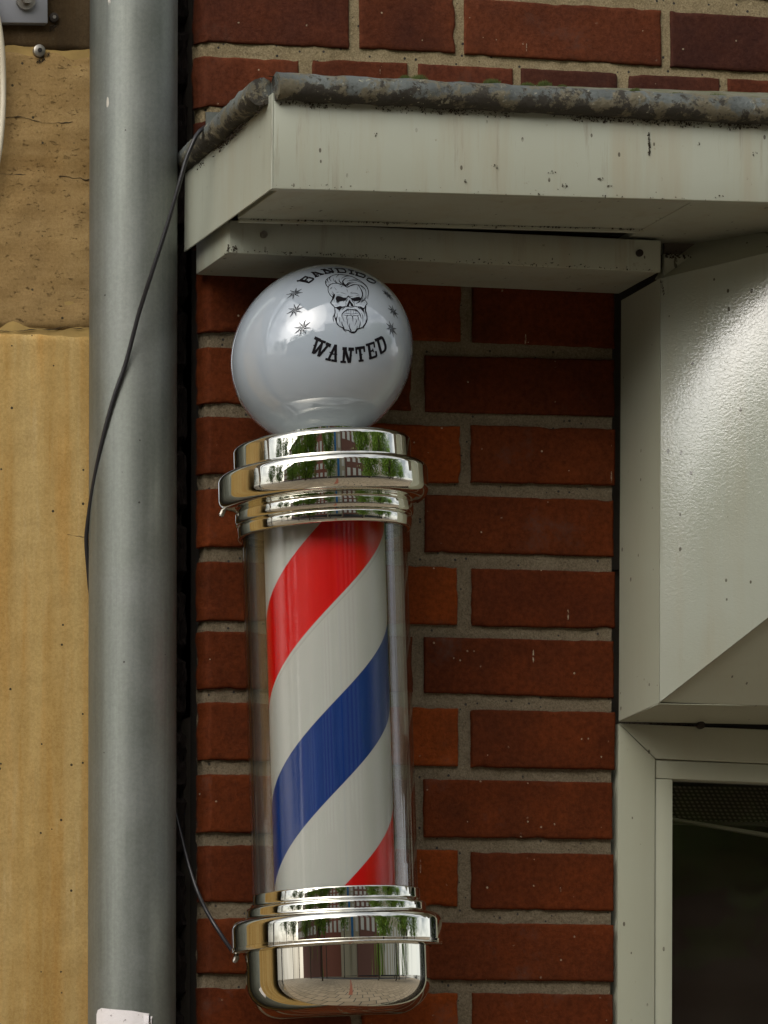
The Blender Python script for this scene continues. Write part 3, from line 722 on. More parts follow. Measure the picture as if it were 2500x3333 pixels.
def crumbs(name, a, b, n, size, up, out, parent, mat, flat=.5, clump=.5):
    bm = bmesh.new(); a, b = Vector(a), Vector(b); nx = 0
    while nx < n:
        t = random.random(); q = a.lerp(b, t)
        if noise.noise(q * 22) + .35 * noise.noise(q * 90) < clump * random.uniform(-1, 1): continue
        nx += 1
        c = q + Vector(up) * random.random() ** 2 + Vector(out) * random.uniform(-1, 1)
        s_ = size * random.uniform(.35, 1.0) ** 1.5; R3 = Matrix.Rotation(random.uniform(0, 6.28), 3, Vector((random.gauss(0, 1), random.gauss(0, 1), random.gauss(0, 1))).normalized())
        vv = [bm.verts.new(c + R3 @ Vector(p) * s_) for p in ((1, 0, 0), (-1.1, .1, 0), (.1, .8, 0), (0, -.9, .1), (0, 0, flat), (.1, 0, -flat))]
        for i, j, k in ((0, 2, 4), (2, 1, 4), (1, 3, 4), (3, 0, 4), (2, 0, 5), (1, 2, 5), (3, 1, 5), (0, 3, 5)): bm.faces.new((vv[i], vv[j], vv[k]))
    o = obj(name, bm, mat, parent); o['kind'] = 'stuff'; return o
M_dirt = plain('brown_dirt', (.035, .025, .014), .95, var=.6, scale=200)
crumbs('dirt_crust', G1 + Vector((0, .003, -rr * 1.0)), G3 + Vector((0, .003, -rr * 1.0)), 2600, .0016, (0, 0, -.006), (0, .001, .0015), cp, M_dirt)
crumbs('dirt_crust', H1 + Vector((-.006, 0, -rr * 1.1)), H2 + Vector((0, 0, -rr * 1.2)), 420, .0018, (0, 0, -.007), (.002, 0, .002), cp, M_dirt)
crumbs('dirt_crumbs', F1 + Vector((.002, -.0004, .001)), F3 + Vector((0, -.0004, .001)), 130, .0013, (0, 0, .006), (0, .0003, .001), cp, M_dirt, clump=.9)
dr0 = hit(2112, 425, YF - .0006)
crumbs('dirt_streak', dr0, dr0 + Vector((.001, 0, -.026)), 90, .0012, (0, 0, -.004), (.0014, .0002, .001), cp, M_dirt, clump=2)
for (x, y, n) in ((1215, 440, 5), (1790, 560, 7), (1830, 605, 12), (1945, 580, 8), (2270, 470, 5), (1510, 588, 5), (1975, 603, 9), (2450, 500, 5), (1605, 540, 6)):
    q_ = hit(x, y, YF - .0006); crumbs('dirt_crumbs', q_, q_ + Vector((.006, 0, -.002)), n, .0014, (0, 0, .003), (.002, .0002, .001), cp, M_dirt, clump=2)
crumbs('dirt_crumbs', F1 + sb + Vector((.02, -.006, .0015)), sm + sb + Vector((0, -.006, .0015)), 260, .0016, (0, .004, 0), (0, .002, .0006), cp, M_dirt, clump=.9)
# lower trim box under the canopy
A, B, C, D = hit(747, 716, YBX), hit(2152, 782, YBX), hit(2152, 886, YBX), hit(747, 822, YBX)
bx = thing('trim_box', 'cream boxed metal trim fixed to the brick just above the white globe', 'trim', ((A.x + B.x) / 2, 0, C.z))
bm = bmesh.new(); slab(bm, [D, C, B, A], (0, .006, 0)); bevel(bm, .0015, 2); obj('front_panel', bm, M_paint, bx, 35)
bm = bmesh.new(); z3 = Vector((0, 0, .0012)); bkk = Vector((0, -YBX - .001, 0)); slab(bm, [D + z3 + Vector((.002, .0065, 0)), C + z3 + Vector((-.002, .0065, 0)), C + z3 + bkk, D + z3 + bkk + Vector((.002, 0, 0))], (0, 0, .005)); obj('bottom_panel', bm, M_paint, bx)
bm = bmesh.new(); e = Vector((-.001, .003, 0.001)); slab(bm, [D + e, D + e + bkk - Vector((0, .004, 0)), A + e + bkk - Vector((0, .004, 0)), A + e], (.005, 0, 0)); bevel(bm, .0014, 2); obj('end_panel', bm, M_paint, bx, 35)
bm = bmesh.new(); e = Vector((.0005, .007, 0.002)); slab(bm, [C + e, C + e + bkk - Vector((0, .01, 0)), B + e + bkk - Vector((0, .01, 0)), B + e], (-.005, 0, 0)); obj('end_panel', bm, M_paint, bx)
for (x, y) in ((858, 764), (2081, 824)):
    c = hit(x, y, YBX - .0005); bm = bmesh.new()
    tube(bm, [c + Vector((0, .002, 0)), c + Vector((0, -.0022, 0))], .0042, 16); tube(bm, [c + Vector((0, -.0021, 0)), c + Vector((0, -.0028, 0))], .0022, 12)
    sc = obj('screw', bm, M_grime_shade if x > 1000 else M_screw, bx, 40)
# grimy board and short filler piece at the right of the trim box
bm = bmesh.new(); slab(bm, [hit(2163, 826, -.10), hit(2700, 858, -.10), hit(2700, 960, -.10), hit(2163, 900, -.10)], (0, .006, 0)); obj('filler_board', bm, M_paint, bx)
bm = bmesh.new(); slab(bm, [hit(2163, 745, -.085), hit(2900, 780, -.085), hit(2900, 900, -.085), hit(2163, 840, -.085)], (0, .004, 0)); obj('back_board', bm, M_dirtboard, bx)

crumbs('dirt_crumbs', D + Vector((.004, -.0006, .0012)), C + Vector((0, -.0006, .0012)), 170, .0014, (0, 0, .004), (0, .0003, .001), bx, M_dirt, clump=1.2)
crumbs('dirt_crumbs', D + Vector((-.002, .002, .002)), D + Vector((.008, -.0006, .004)), 40, .0022, (0, 0, .006), (.001, .0003, .001), bx, M_dirt, clump=2)
crumbs('dirt_crumbs', hit(2165, 835, -.101), hit(2480, 850, -.101), 200, .002, (0, 0, .006), (0, .001, .002), bx, M_dirt, clump=1)
# ================================================================== hood over the window
YH1 = -.105
a1, a2, b2, b1 = hit(2022, 978, -.002), hit(2150, 905, YH1), hit(2146, 2287, YH1), hit(2014, 2347, -.002)
hd = thing('window_hood', 'glossy cream metal hood projecting over the window at the right edge', 'window hood', (b1.x, 0, b1.z))
bm = bmesh.new(); slab(bm, [b1, b2, a2, a1], (.004, .004, 0)); obj('side_panel', bm, M_frame, hd)
pR = hit(2500, 1500, -.185); pn = Vector((-(pR.y - a2.y), (pR.x - a2.x), 0)).normalized()
def hp(x, y): return hit_plane(x, y, a2, pn)
tr_, br_ = hp(2560, 806), hp(2560, 1964)
bm = bmesh.new(); slab(bm, [b2, br_, tr_, a2], -pn * .003 if pn.y < 0 else pn * .003); bevel(bm, .001, 2); obj('splayed_panel', bm, M_hood, hd, 30)
rt2, rb2 = tr_ + Vector((.9, 0, 0)), br_ + Vector((.9, 0, 0))
bm = bmesh.new(); slab(bm, [br_ + Vector((.003, 0, 0)), rb2, rt2, tr_ + Vector((.003, 0, 0))], (0, .003, 0)); obj('front_panel', bm, M_hood, hd)
c1, c2 = hit(2560, 2298, YH1), hit(3600, 2316, YH1)
bm = bmesh.new(); slab(bm, [b2 + Vector((.001, .004, .001)), br_ + Vector((0, .006, .0)), c1], (0, .001, .003)); quad(bm, br_ + Vector((0, .006, 0)), rb2 + Vector((0, .006, 0)), Vector((rb2.x, YH1, c1.z)), c1); obj('sloping_underside', bm, M_frame, hd)
d1, d2 = hit(2016, 2349, .0), hit(3600, 2380, .0)
bm = bmesh.new(); slab(bm, [b2 + Vector((0, .002, -.0015)), c2 + Vector((0, .002, 0)), d2, d1], (0, 0, .001)); obj('bottom_strip', bm, M_frame, hd)
bm = bmesh.new(); quad(bm, a2 + Vector((0, .005, -.001)), tr_ + Vector((0, .005, -.001)), Vector((tr_.x, -.01, tr_.z + .12)), Vector((a2.x, -.09, a2.z + .002))); quad(bm, tr_ + Vector((0, .005, -.001)), rt2 + Vector((0, .005, -.001)), Vector((rt2.x, -.01, rt2.z + .12)), Vector((tr_.x, -.01, tr_.z + .12))); obj('top_sheet', bm, M_frame, hd)
bm = bmesh.new(); c = hit(2277, 2362, -.004); tube(bm, [c, c + Vector((0, -.006, 0))], .0045, 10); obj('screw', bm, M_grime_shade, hd, 40)

crumbs('dirt_crumbs', hit(2150, 912, YH1 - .001), hit(2163, 960, YH1 - .003), 40, .0012, (.002, 0, 0), (.0012, 0, .001), hd, M_dirt, clump=2)
crumbs('dirt_crumbs', hit(2022, 2352, -.001), hit(2300, 2360, -.001), 70, .0014, (0, 0, -.001), (0, .001, .0006), hd, M_dirt, clump=1)
# ================================================================== window
yw = .004
wd = thing('window', 'window with a mitred cream frame and dark glass at the lower right', 'window', (hit(2200, 3333, yw).x, yw, 1.0))
zlow = .95; XR = hit(3700, 3000, yw).x
def q3(x, y, Y): return hit(x, y, Y)
P0, P1 = q3(2014, 2355, yw), q3(2133, 2470, yw)
fr = None
bm = bmesh.new(); slab(bm, [Vector((P0.x, yw, zlow)), Vector((P1.x, yw, zlow)), P1, P0], (0, .04, 0)); bevel(bm, .0009, 2); fr = obj('frame_stile', bm, M_frame, wd, 30)
e = Vector((.0009, 0, .0004))
bm = bmesh.new(); slab(bm, [P1 + e, Vector((XR, yw, P1.z - .013)), Vector((XR, yw, P0.z - .013)), P0 + e], (0, .04, 0)); bevel(bm, .0009, 2); obj('frame_rail', bm, M_frame, wd, 30)
y2 = yw + .003; s0, s1 = q3(2134, 2473, y2), q3(2190, 2534, y2)
bm = bmesh.new(); slab(bm, [Vector((s0.x, y2, s1.z - .0)), Vector((XR, y2, s1.z - .012)), Vector((XR, y2, s0.z - .012)), Vector((s0.x, y2, s0.z))], (0, .03, 0)); bevel(bm, .0009, 2); obj('sash_rail', bm, M_frame, wd, 30)
bm = bmesh.new(); slab(bm, [Vector((s0.x, y2, zlow)), Vector((s1.x, y2, zlow)), Vector((s1.x, y2, s1.z - .0008)), Vector((s0.x, y2, s1.z - .0008))], (0, .03, 0)); bevel(bm, .0009, 2); obj('sash_stile', bm, M_frame, wd, 30)
bm = bmesh.new(); slab(bm, [Vector((s1.x - .004, .028, zlow)), Vector((XR, .028, zlow)), Vector((XR, .028, s1.z + .004)), Vector((s1.x - .004, .028, s1.z + .004))], (0, .004, 0)); obj('pane', bm, M_pane, wd)
bm = bmesh.new(); sl_ = P0.x; slab(bm, [Vector((sl_, yw, zlow - .06)), Vector((XR, yw, zlow - .06)), Vector((XR, yw, zlow - .002)), Vector((sl_, yw, zlow - .002))], (0, .04, 0)); obj('sill_rail', bm, M_frame, wd)
# what stands behind the glass
vz = [hit(2300, y, .10).z for y in (2560, 2672)]
bm = bmesh.new(); box(bm, P0.x, XR, .10, .104, vz[1], vz[0]); va = obj('knitted_valance', bm, mk_mesh()); tag(va, 'dark knitted mesh valance hanging behind the top of the window glass', 'blind')
bm = bmesh.new(); box(bm, P0.x, XR, .098, .106, vz[1] - .005, vz[1] - .0005); va2 = obj('hem', bm, plain('hem', (.25, .23, .2), .7), va)
l1, l2 = hit(2185, 2668, .09), hit(2560, 2735, .09)
bm = bmesh.new(); dv = Vector((0, 0, .005)); slab(bm, [l1, l2, l2 + dv, l1 + dv * .6], (0, .008, 0)); tp = obj('fabric_tape', bm, plain('pale_tape', (.7, .7, .58), .7)); tag(tp, 'pale slanting tape behind the window glass under the mesh valance', 'tape')
M_room = plain('dark_room', (.035, .03, .028), .9, var=.5, scale=6)
bm = bmesh.new(); x0r, x1r = P0.x + .003, XR + .2
quad(bm, (x0r, 1.3, 0), (x1r, 1.3, 0), (x1r, 1.3, 3), (x0r, 1.3, 3)); quad(bm, (x0r, .05, 0), (x0r, 1.3, 0), (x0r, 1.3, 3), (x0r, .05, 3)); quad(bm, (x1r, .05, 0), (x1r, 1.3, 0), (x1r, 1.3, 3), (x1r, .05, 3)); quad(bm, (x0r, .05, 2.45), (x1r, .05, 2.45), (x1r, 1.3, 2.45), (x0r, 1.3, 2.45))
rm = obj('interior_walls', bm, M_room); rm['kind'] = 'structure'
bl_root = thing('roller_blind', 'dark half seen blind hanging deep behind the window glass', 'blind', (.6, .2, 1.4))
bm = bmesh.new(); nzz = 62; rows = []
for j in range(nzz + 1):
    z = 1.3 + j * .016; rows.append([bm.verts.new((P0.x + .02 + i * .05, .17 + .006 * math.sin(j * 1.3 + i * .25) + .004 * noise.noise(Vector((i, j * .4, 0))), z)) for i in range(20)])
for j in range(nzz):
    for i in range(19): bm.faces.new((rows[j][i], rows[j][i + 1], rows[j + 1][i + 1], rows[j + 1][i])).smooth = True
obj('fabric', bm, plain('blind_fabric', (.13, .108, .092), .75, var=.4, scale=8), bl_root)

# ================================================================== barber pole
YP = -.128
A_t, A_b = hit(1054, 1720, YP), hit(1090, 2907, YP)
axv = (A_t - A_b).normalized()
xx = Vector((1, 0, 0)); xx = (xx - axv * xx.dot(axv)).normalized(); yy = axv.cross(xx)
rotM = Matrix((xx, yy, axv)).transposed()
bp = thing('barber_pole', 'wall mounted barber pole with white globe, chrome collars and red white blue stripes', 'barber pole', A_b, rot=rotM)
ncam = (EYE - A_b); ncam.z = 0; ncam.normalize()
def pz(y, Rr):
    """height along the pole of a front point at radius Rr seen at photo row y"""
    xa = 1090 + (y - 2907) * (1054 - 1090) / (1720 - 2907)
    p = hit_plane(xa, y, A_b + ncam * Rr, (ncam - axv * ncam.dot(axv)).normalized())
    return (p - A_b).dot(axv)
def part(name, bm, mat, parent=None, smooth=30): return obj(name, bm, mat, parent or bp, smooth, world=False)
def arc(cr, cz_, r, a0, a1, n=8): return [(cr + r * math.cos(R(lerp(a0, a1, i / n))), cz_ + r * math.sin(R(lerp(a0, a1, i / n)))) for i in range(n + 1)]
# globe
RG = .1006
zg = (hit(1046, 1156, YP) - A_b).dot(axv)
GC = hit(1046, 1156, YP)
e1, e2 = Vector((.75, 0, .66)).normalized(), Vector((-.66, 0, .75)).normalized()      # round globe, stretched on a diagonal to fit this view
MEL = Matrix.Identity(3)
for i in range(3):
    for j in range(3): MEL[i][j] += .030 * e1[i] * e1[j] - .012 * e2[i] * e2[j]
MELI = MEL.inverted()
bm = bmesh.new(); prof = []
for i in range(65):
    a = lerp(-math.pi / 2 + .42, math.pi / 2, i / 64); prof.append((max(RG * math.cos(a), 1e-5), zg + RG * math.sin(a)))
lathe(bm, prof, 128); bmesh.ops.remove_doubles(bm, verts=bm.verts, dist=1e-5)
gcl = bp.matrix_world.inverted() @ GC; rt = rotM.transposed()
for v in bm.verts: v.co = gcl + rt @ (MEL @ (rotM @ (v.co - Vector((0, 0, zg)))))
globe = part('globe', bm, M_opal, smooth=60)
# --- top collar
RC, RFL = .0995, .1172
z = lambda y, r: pz(y, r)
zc1 = z(1390, RC); zc0 = z(1480, RC)
prof = [(.02, zc1 + .0008), (RC - .012, zc1 + .0005)] + arc(RC - .007, zc1 - .007, .007, 85, 0, 8) + [(RC, zc0 + .003)] + arc(RC + .003, zc0 + .003, .003, 180, 265, 4)
zf1 = zc0 - .0002
prof += arc(RFL - .009, zf1 - .009, .009, 88, 0, 8)
zf0 = z(1551, RFL); prof += arc(RFL - .014, zf0, .014, 0, -88, 10)
zu = zf0 - .0145
r1 = .0998
prof += [(r1 + .001, zu - .0002)] + arc(r1 - .004, zu - .006, .004, 60, 0, 4)
zr1 = z(1637, r1); prof += arc(r1 - .006, zr1, .006, 0, -70, 6)
r2 = .0968; zr1b = zr1 - .0062
prof += arc(r2 - .002, zr1b - .003, .003, 60, 0, 4); zr2 = z(1689, r2); prof += arc(r2 - .003, zr2, .003, 0, -90, 4) + [(.0925, zr2 - .003)]
bm = bmesh.new(); lathe(bm, prof, 128, cap0=True); tc_ = part('top_collar', bm, M_chrome, smooth=34)
zn = z(1376, .045); bm = bmesh.new(); lathe(bm, [(.046, zc1 - .004), (.046, zn)] + arc(.0455, zn, .0015, 0, 90, 3) + [(.03, zn + .0015)], 64); part('neck_ring', bm, M_chrome, smooth=30)
# --- bottom collar
rA = .0945; zA1 = z(2884, rA); zA0 = z(2926, rA)
prof = [(.088, zA1)] + arc(rA - .0015, zA1 - .0015, .0015, 90, 0, 3) + [(rA, zA0 + .003)] + arc(rA + .003, zA0 + .003, .003, 180, 262, 4)
rB = .1008; zB1 = zA0 - .0004; prof += arc(rB - .004, zB1 - .004, .004, 85, 0, 5); zB0 = z(2962, rB); prof += [(rB, zB0 + .002)] + arc(rB + .003, zB0 + .002, .003, 180, 262, 4)
zF1 = zB0 - .0014; prof += arc(RFL - .010, zF1 - .010, .010, 88, 0, 8); zF0 = z(3054, RFL); prof += [(RFL, zF0 + .0005), (RFL + .0012, zF0)] + arc(RFL - .0004, zF0 - .004, .0016, 40, -80, 5) + [(.1045, zF0 - .0062)]
bm = bmesh.new(); lathe(bm, prof, 128); bc = part('bottom_collar', bm, M_chrome, smooth=34)
rD = .1035; zD1 = zF0 - .0060; zD0 = z(3306, .06); rcn = .042
prof = [(rD, zD1), (rD, zD0 + rcn)] + arc(rD - rcn, zD0 + rcn, rcn, 0, -88, 14) + [(.03, zD0 - .001), (.002, zD0 - .0012)]
bm = bmesh.new(); lathe(bm, prof, 128, cap1=True); part('bottom_cap', bm, M_chrome, smooth=34)
# --- acrylic tube
RT = .0922
bm = bmesh.new(); lathe(bm, [(RT, zA1 - .004), (RT, zr2 + .003)], 128); lathe(bm, [(RT - .003, zA1 - .004), (RT - .003, zr2 + .003)], 128); part('clear_tube', bm, M_acryl, smooth=60)
# --- striped cylinder
RI = .0672
zred = z(1985, RI); period = (z(1698, RI) - z(2922, RI))
ms = Mat('spiral_print')
sx = ms.N('SeparateXYZ'); ms.set(sx.inputs[0], ms.tc.outputs['Object'])
ang = ms.math('ARCTAN2', sx.outputs[0], ms.math('MULTIPLY', sx.outputs[1], -1.0))
THC = math.atan2(ncam.dot(xx), -ncam.dot(yy))          # where the front line lies round the pole
ph = ms.math('SUBTRACT', ms.math('DIVIDE', ms.math('SUBTRACT', sx.outputs[2], zred), period), ms.math('DIVIDE', ms.math('SUBTRACT', ang, THC), 2 * math.pi))
ph = ms.math('FRACT', ms.math('ADD', ph, 10.0))
fA, fB = .240, .740
isred = ms.math('LESS_THAN', ph, fA)
isblue = ms.math('MULTIPLY', ms.math('GREATER_THAN', ph, .507), ms.math('LESS_THAN', ph, .742))
seam = ms.math('MULTIPLY', ms.math('GREATER_THAN', ph, .9860), ms.math('LESS_THAN', ph, .9885))
nz_ = ms.noise(1.0, 3, .5, ms.coords((60, 60, 1.5)))
cw = ms.mix(nz_, (.42, .445, .425), (.46, .485, .465))
c = ms.mix(isred, cw, ms.mix(nz_, (.50, .002, .002), (.62, .004, .003)))
c = ms.mix(isblue, c, ms.mix(nz_, (.004, .026, .15), (.010, .045, .22)))
c = ms.mix(seam, c, (.33, .32, .30))
MS = ms.done(c, .28, **{'Specular IOR Level': .4})
bm = bmesh.new(); lathe(bm, [(RI, zA1 - .006), (RI, zr2 + .008)], 128); part('striped_cylinder', bm, MS, smooth=60)
# --- fixings
for zc_ in (zf0 + .006, zF0 + .012):
    bm = bmesh.new(); box(bm, -.05, .05, .085, -YP - .004, zc_ - .016, zc_ + .016); bevel(bm, .002, 2); part('wall_bracket', bm, M_chrome)
for (sx_, zc_) in ((-1, zf0 - .010), (-1, zF0 - .0075)):
    bm = bmesh.new(); c = Vector((sx_ * .104, .040, zc_)); tube(bm, [c, c + Vector((-.003, 0, -.006))], .0032, 12); tube(bm, [c + Vector((-.003, 0, -.006)), c + Vector((-.0036, 0, -.0072))], .0022, 10); part('screw', bm, M_screw)
for ze in (zr2 + .006, zA1 - .005):
    bm = bmesh.new(); lathe(bm, [(.0655, ze), (.0905, ze)], 64); part('end_plate', bm, M_hole)

# ------------------------------------------------------------------ print on the globe
IM = bp.matrix_world.inverted()
OFF = .00035
def gpt(x, y):
    d = (MELI @ ray(x, y)).normalized(); o = MELI @ (EYE - GC); r = RG + OFF
    b = o.dot(d); q = max(0.0, b * b - o.dot(o) + r * r)
    return IM @ (GC + MEL @ (o + d * (-b - math.sqrt(q))))
def stroke(bm, pts, wds, sc, ox, oy, sub=4, tube_taper=None):
    """a pen stroke with changing width laid on the globe"""
    P = [Vector((p[0], p[1], 0)) for p in pts]
    if len(P) > 2: P = spline(P, sub)
    else: P = [P[0].lerp(P[1], i / 4) for i in range(5)]
    n = len(P); ws = wds if isinstance(wds, (list, tuple)) else [wds]
    L = []; Rr = []
    for i, p in enumerate(P):
        t = (P[min(i + 1, n - 1)] - P[max(i - 1, 0)]); t.normalize(); nn = Vector((-t.y, t.x, 0))
        f = i / (n - 1) * (len(ws) - 1); k = min(int(f), len(ws) - 2) if len(ws) > 1 else 0
        wv = ws[0] if len(ws) == 1 else lerp(ws[k], ws[k + 1], f - k)
        a = p + nn * wv / 2; b = p - nn * wv / 2
        L.append(bm.verts.new(gpt(ox + a.x * sc, oy + a.y * sc))); Rr.append(bm.verts.new(gpt(ox + b.x * sc, oy + b.y * sc)))
    for i in range(n - 1):
        try: bm.faces.new((L[i], L[i + 1], Rr[i + 1], Rr[i]))
        except ValueError: pass
def fill(bm, pts, sc, ox, oy):
    vs = [bm.verts.new(gpt(ox + x * sc, oy + y * sc)) for x, y in pts]
    f = bm.faces.new(vs); bmesh.ops.triangulate(bm, faces=[f])
def decal(name, bm):
    me = bpy.data.meshes.new(name); bm.to_mesh(me); bm.free()
    o = link(name, me, M_ink, globe, False); return o
S1 = 280 / 1659
bm = bmesh.new()
Wt = [([(195, 150), (108, 420)], 50), ([(112, 415), (165, 395)], 34), ([(150, 400), (285, 225)], 44), ([(290, 200), (212, 475)], 48), ([(222, 470), (395, 265)], 46), ([(140, 112), (258, 165)], 62), ([(248, 170), (358, 205)], 50), ([(362, 228), (455, 268)], 68), ([(118, 258), (160, 268)], 20), ([(310, 360), (345, 372)], 20),
      ([(548, 250), (412, 530)], 48), ([(550, 250), (545, 565)], 50), ([(445, 425), (570, 434)], 26), ([(350, 522), (456, 546)], 44), ([(463, 548), (574, 566)], 44), ([(520, 262), (576, 266)], 40), ([(428, 392), (470, 402)], 18), ([(540, 432), (580, 436)], 18),
      ([(718, 310), (698, 585)], 46), ([(722, 305), (808, 598)], 52), ([(848, 320), (824, 598)], 44), ([(678, 322), (766, 326)], 62), ([(794, 334), (902, 336)], 66), ([(640, 579), (748, 580)], 42), ([(684, 455), (735, 460)], 16), ([(825, 464), (866, 462)], 16),
      ([(924, 322), (1112, 296)], 54), ([(944, 325), (951, 424)], 34), ([(1094, 296), (1106, 388)], 34), ([(1012, 320), (1042, 565)], 50), ([(990, 563), (1090, 550)], 40), ([(1002, 442), (1070, 434)], 16),
      ([(1186, 250), (1226, 515)], 50), ([(1130, 258), (1295, 206)], 46), ([(1283, 186), (1300, 304)], 30), ([(1215, 380), (1282, 352)], 34), ([(1262, 322), (1284, 392)], 20), ([(1194, 518), (1340, 468)], 44), ([(1324, 370), (1340, 470)], 34),
      ([(1362, 160), (1428, 410)], 48), ([(1306, 168), (1430, 112)], 58), ([(1405, 108), (1445, 110), (1486, 190), (1512, 290), (1495, 360), (1440, 400), (1408, 415)], 44), ([(1480, 190), (1502, 182)], 14)]
for p, ww in Wt: stroke(bm, p, ww, S1, 1000, 1080)
decal('lettering', bm)
bm = bmesh.new()
Bt = [([(36, 334), (120, 322)], 26), ([(90, 318), (252, 350)], 46), ([(110, 312), (200, 246)], 30), ([(190, 244), (262, 262)], 30), ([(262, 258), (196, 322)], 28), ([(268, 262), (350, 282)], 30), ([(350, 278), (356, 300), (300, 345), (255, 372)], 34), ([(228, 366), (278, 368)], 18),
      ([(304, 158), (400, 154)], 18), ([(340, 158), (420, 248)], 36), ([(385, 158), (535, 200)], 32), ([(395, 215), (470, 186)], 16), ([(382, 256), (466, 226)], 26), ([(482, 214), (562, 190)], 22),
      ([(494, 102), (590, 92)], 20), ([(540, 100), (606, 176)], 30), ([(552, 98), (748, 162)], 34), ([(688, 84), (752, 160)], 28), ([(642, 86), (718, 78)], 16), ([(575, 182), (690, 166)], 26),
      ([(764, 78), (905, 86)], 18), ([(806, 82), (850, 156)], 32), ([(818, 158), (985, 162)], 22), ([(895, 84), (950, 98), (975, 130), (985, 160)], 26),
      ([(1028, 106), (1134, 130)], 20), ([(1086, 122), (1090, 184)], 36), ([(1044, 180), (1146, 200)], 22),
      ([(1196, 154), (1196, 216)], 32), ([(1158, 150), (1280, 184)], 20), ([(1270, 180), (1345, 214), (1352, 240), (1320, 268)], 26), ([(1164, 210), (1325, 266)], 24),
      ([(1392, 292), (1425, 278), (1500, 308), (1556, 352), (1526, 376), (1450, 356), (1396, 316), (1390, 292)], 24)]
for p, ww in Bt: stroke(bm, [(x, 35 + y * .95) for x, y in p], ww, S1, 960, 855)
decal('lettering', bm)
S3 = 180 / 1659; bm = bmesh.new()
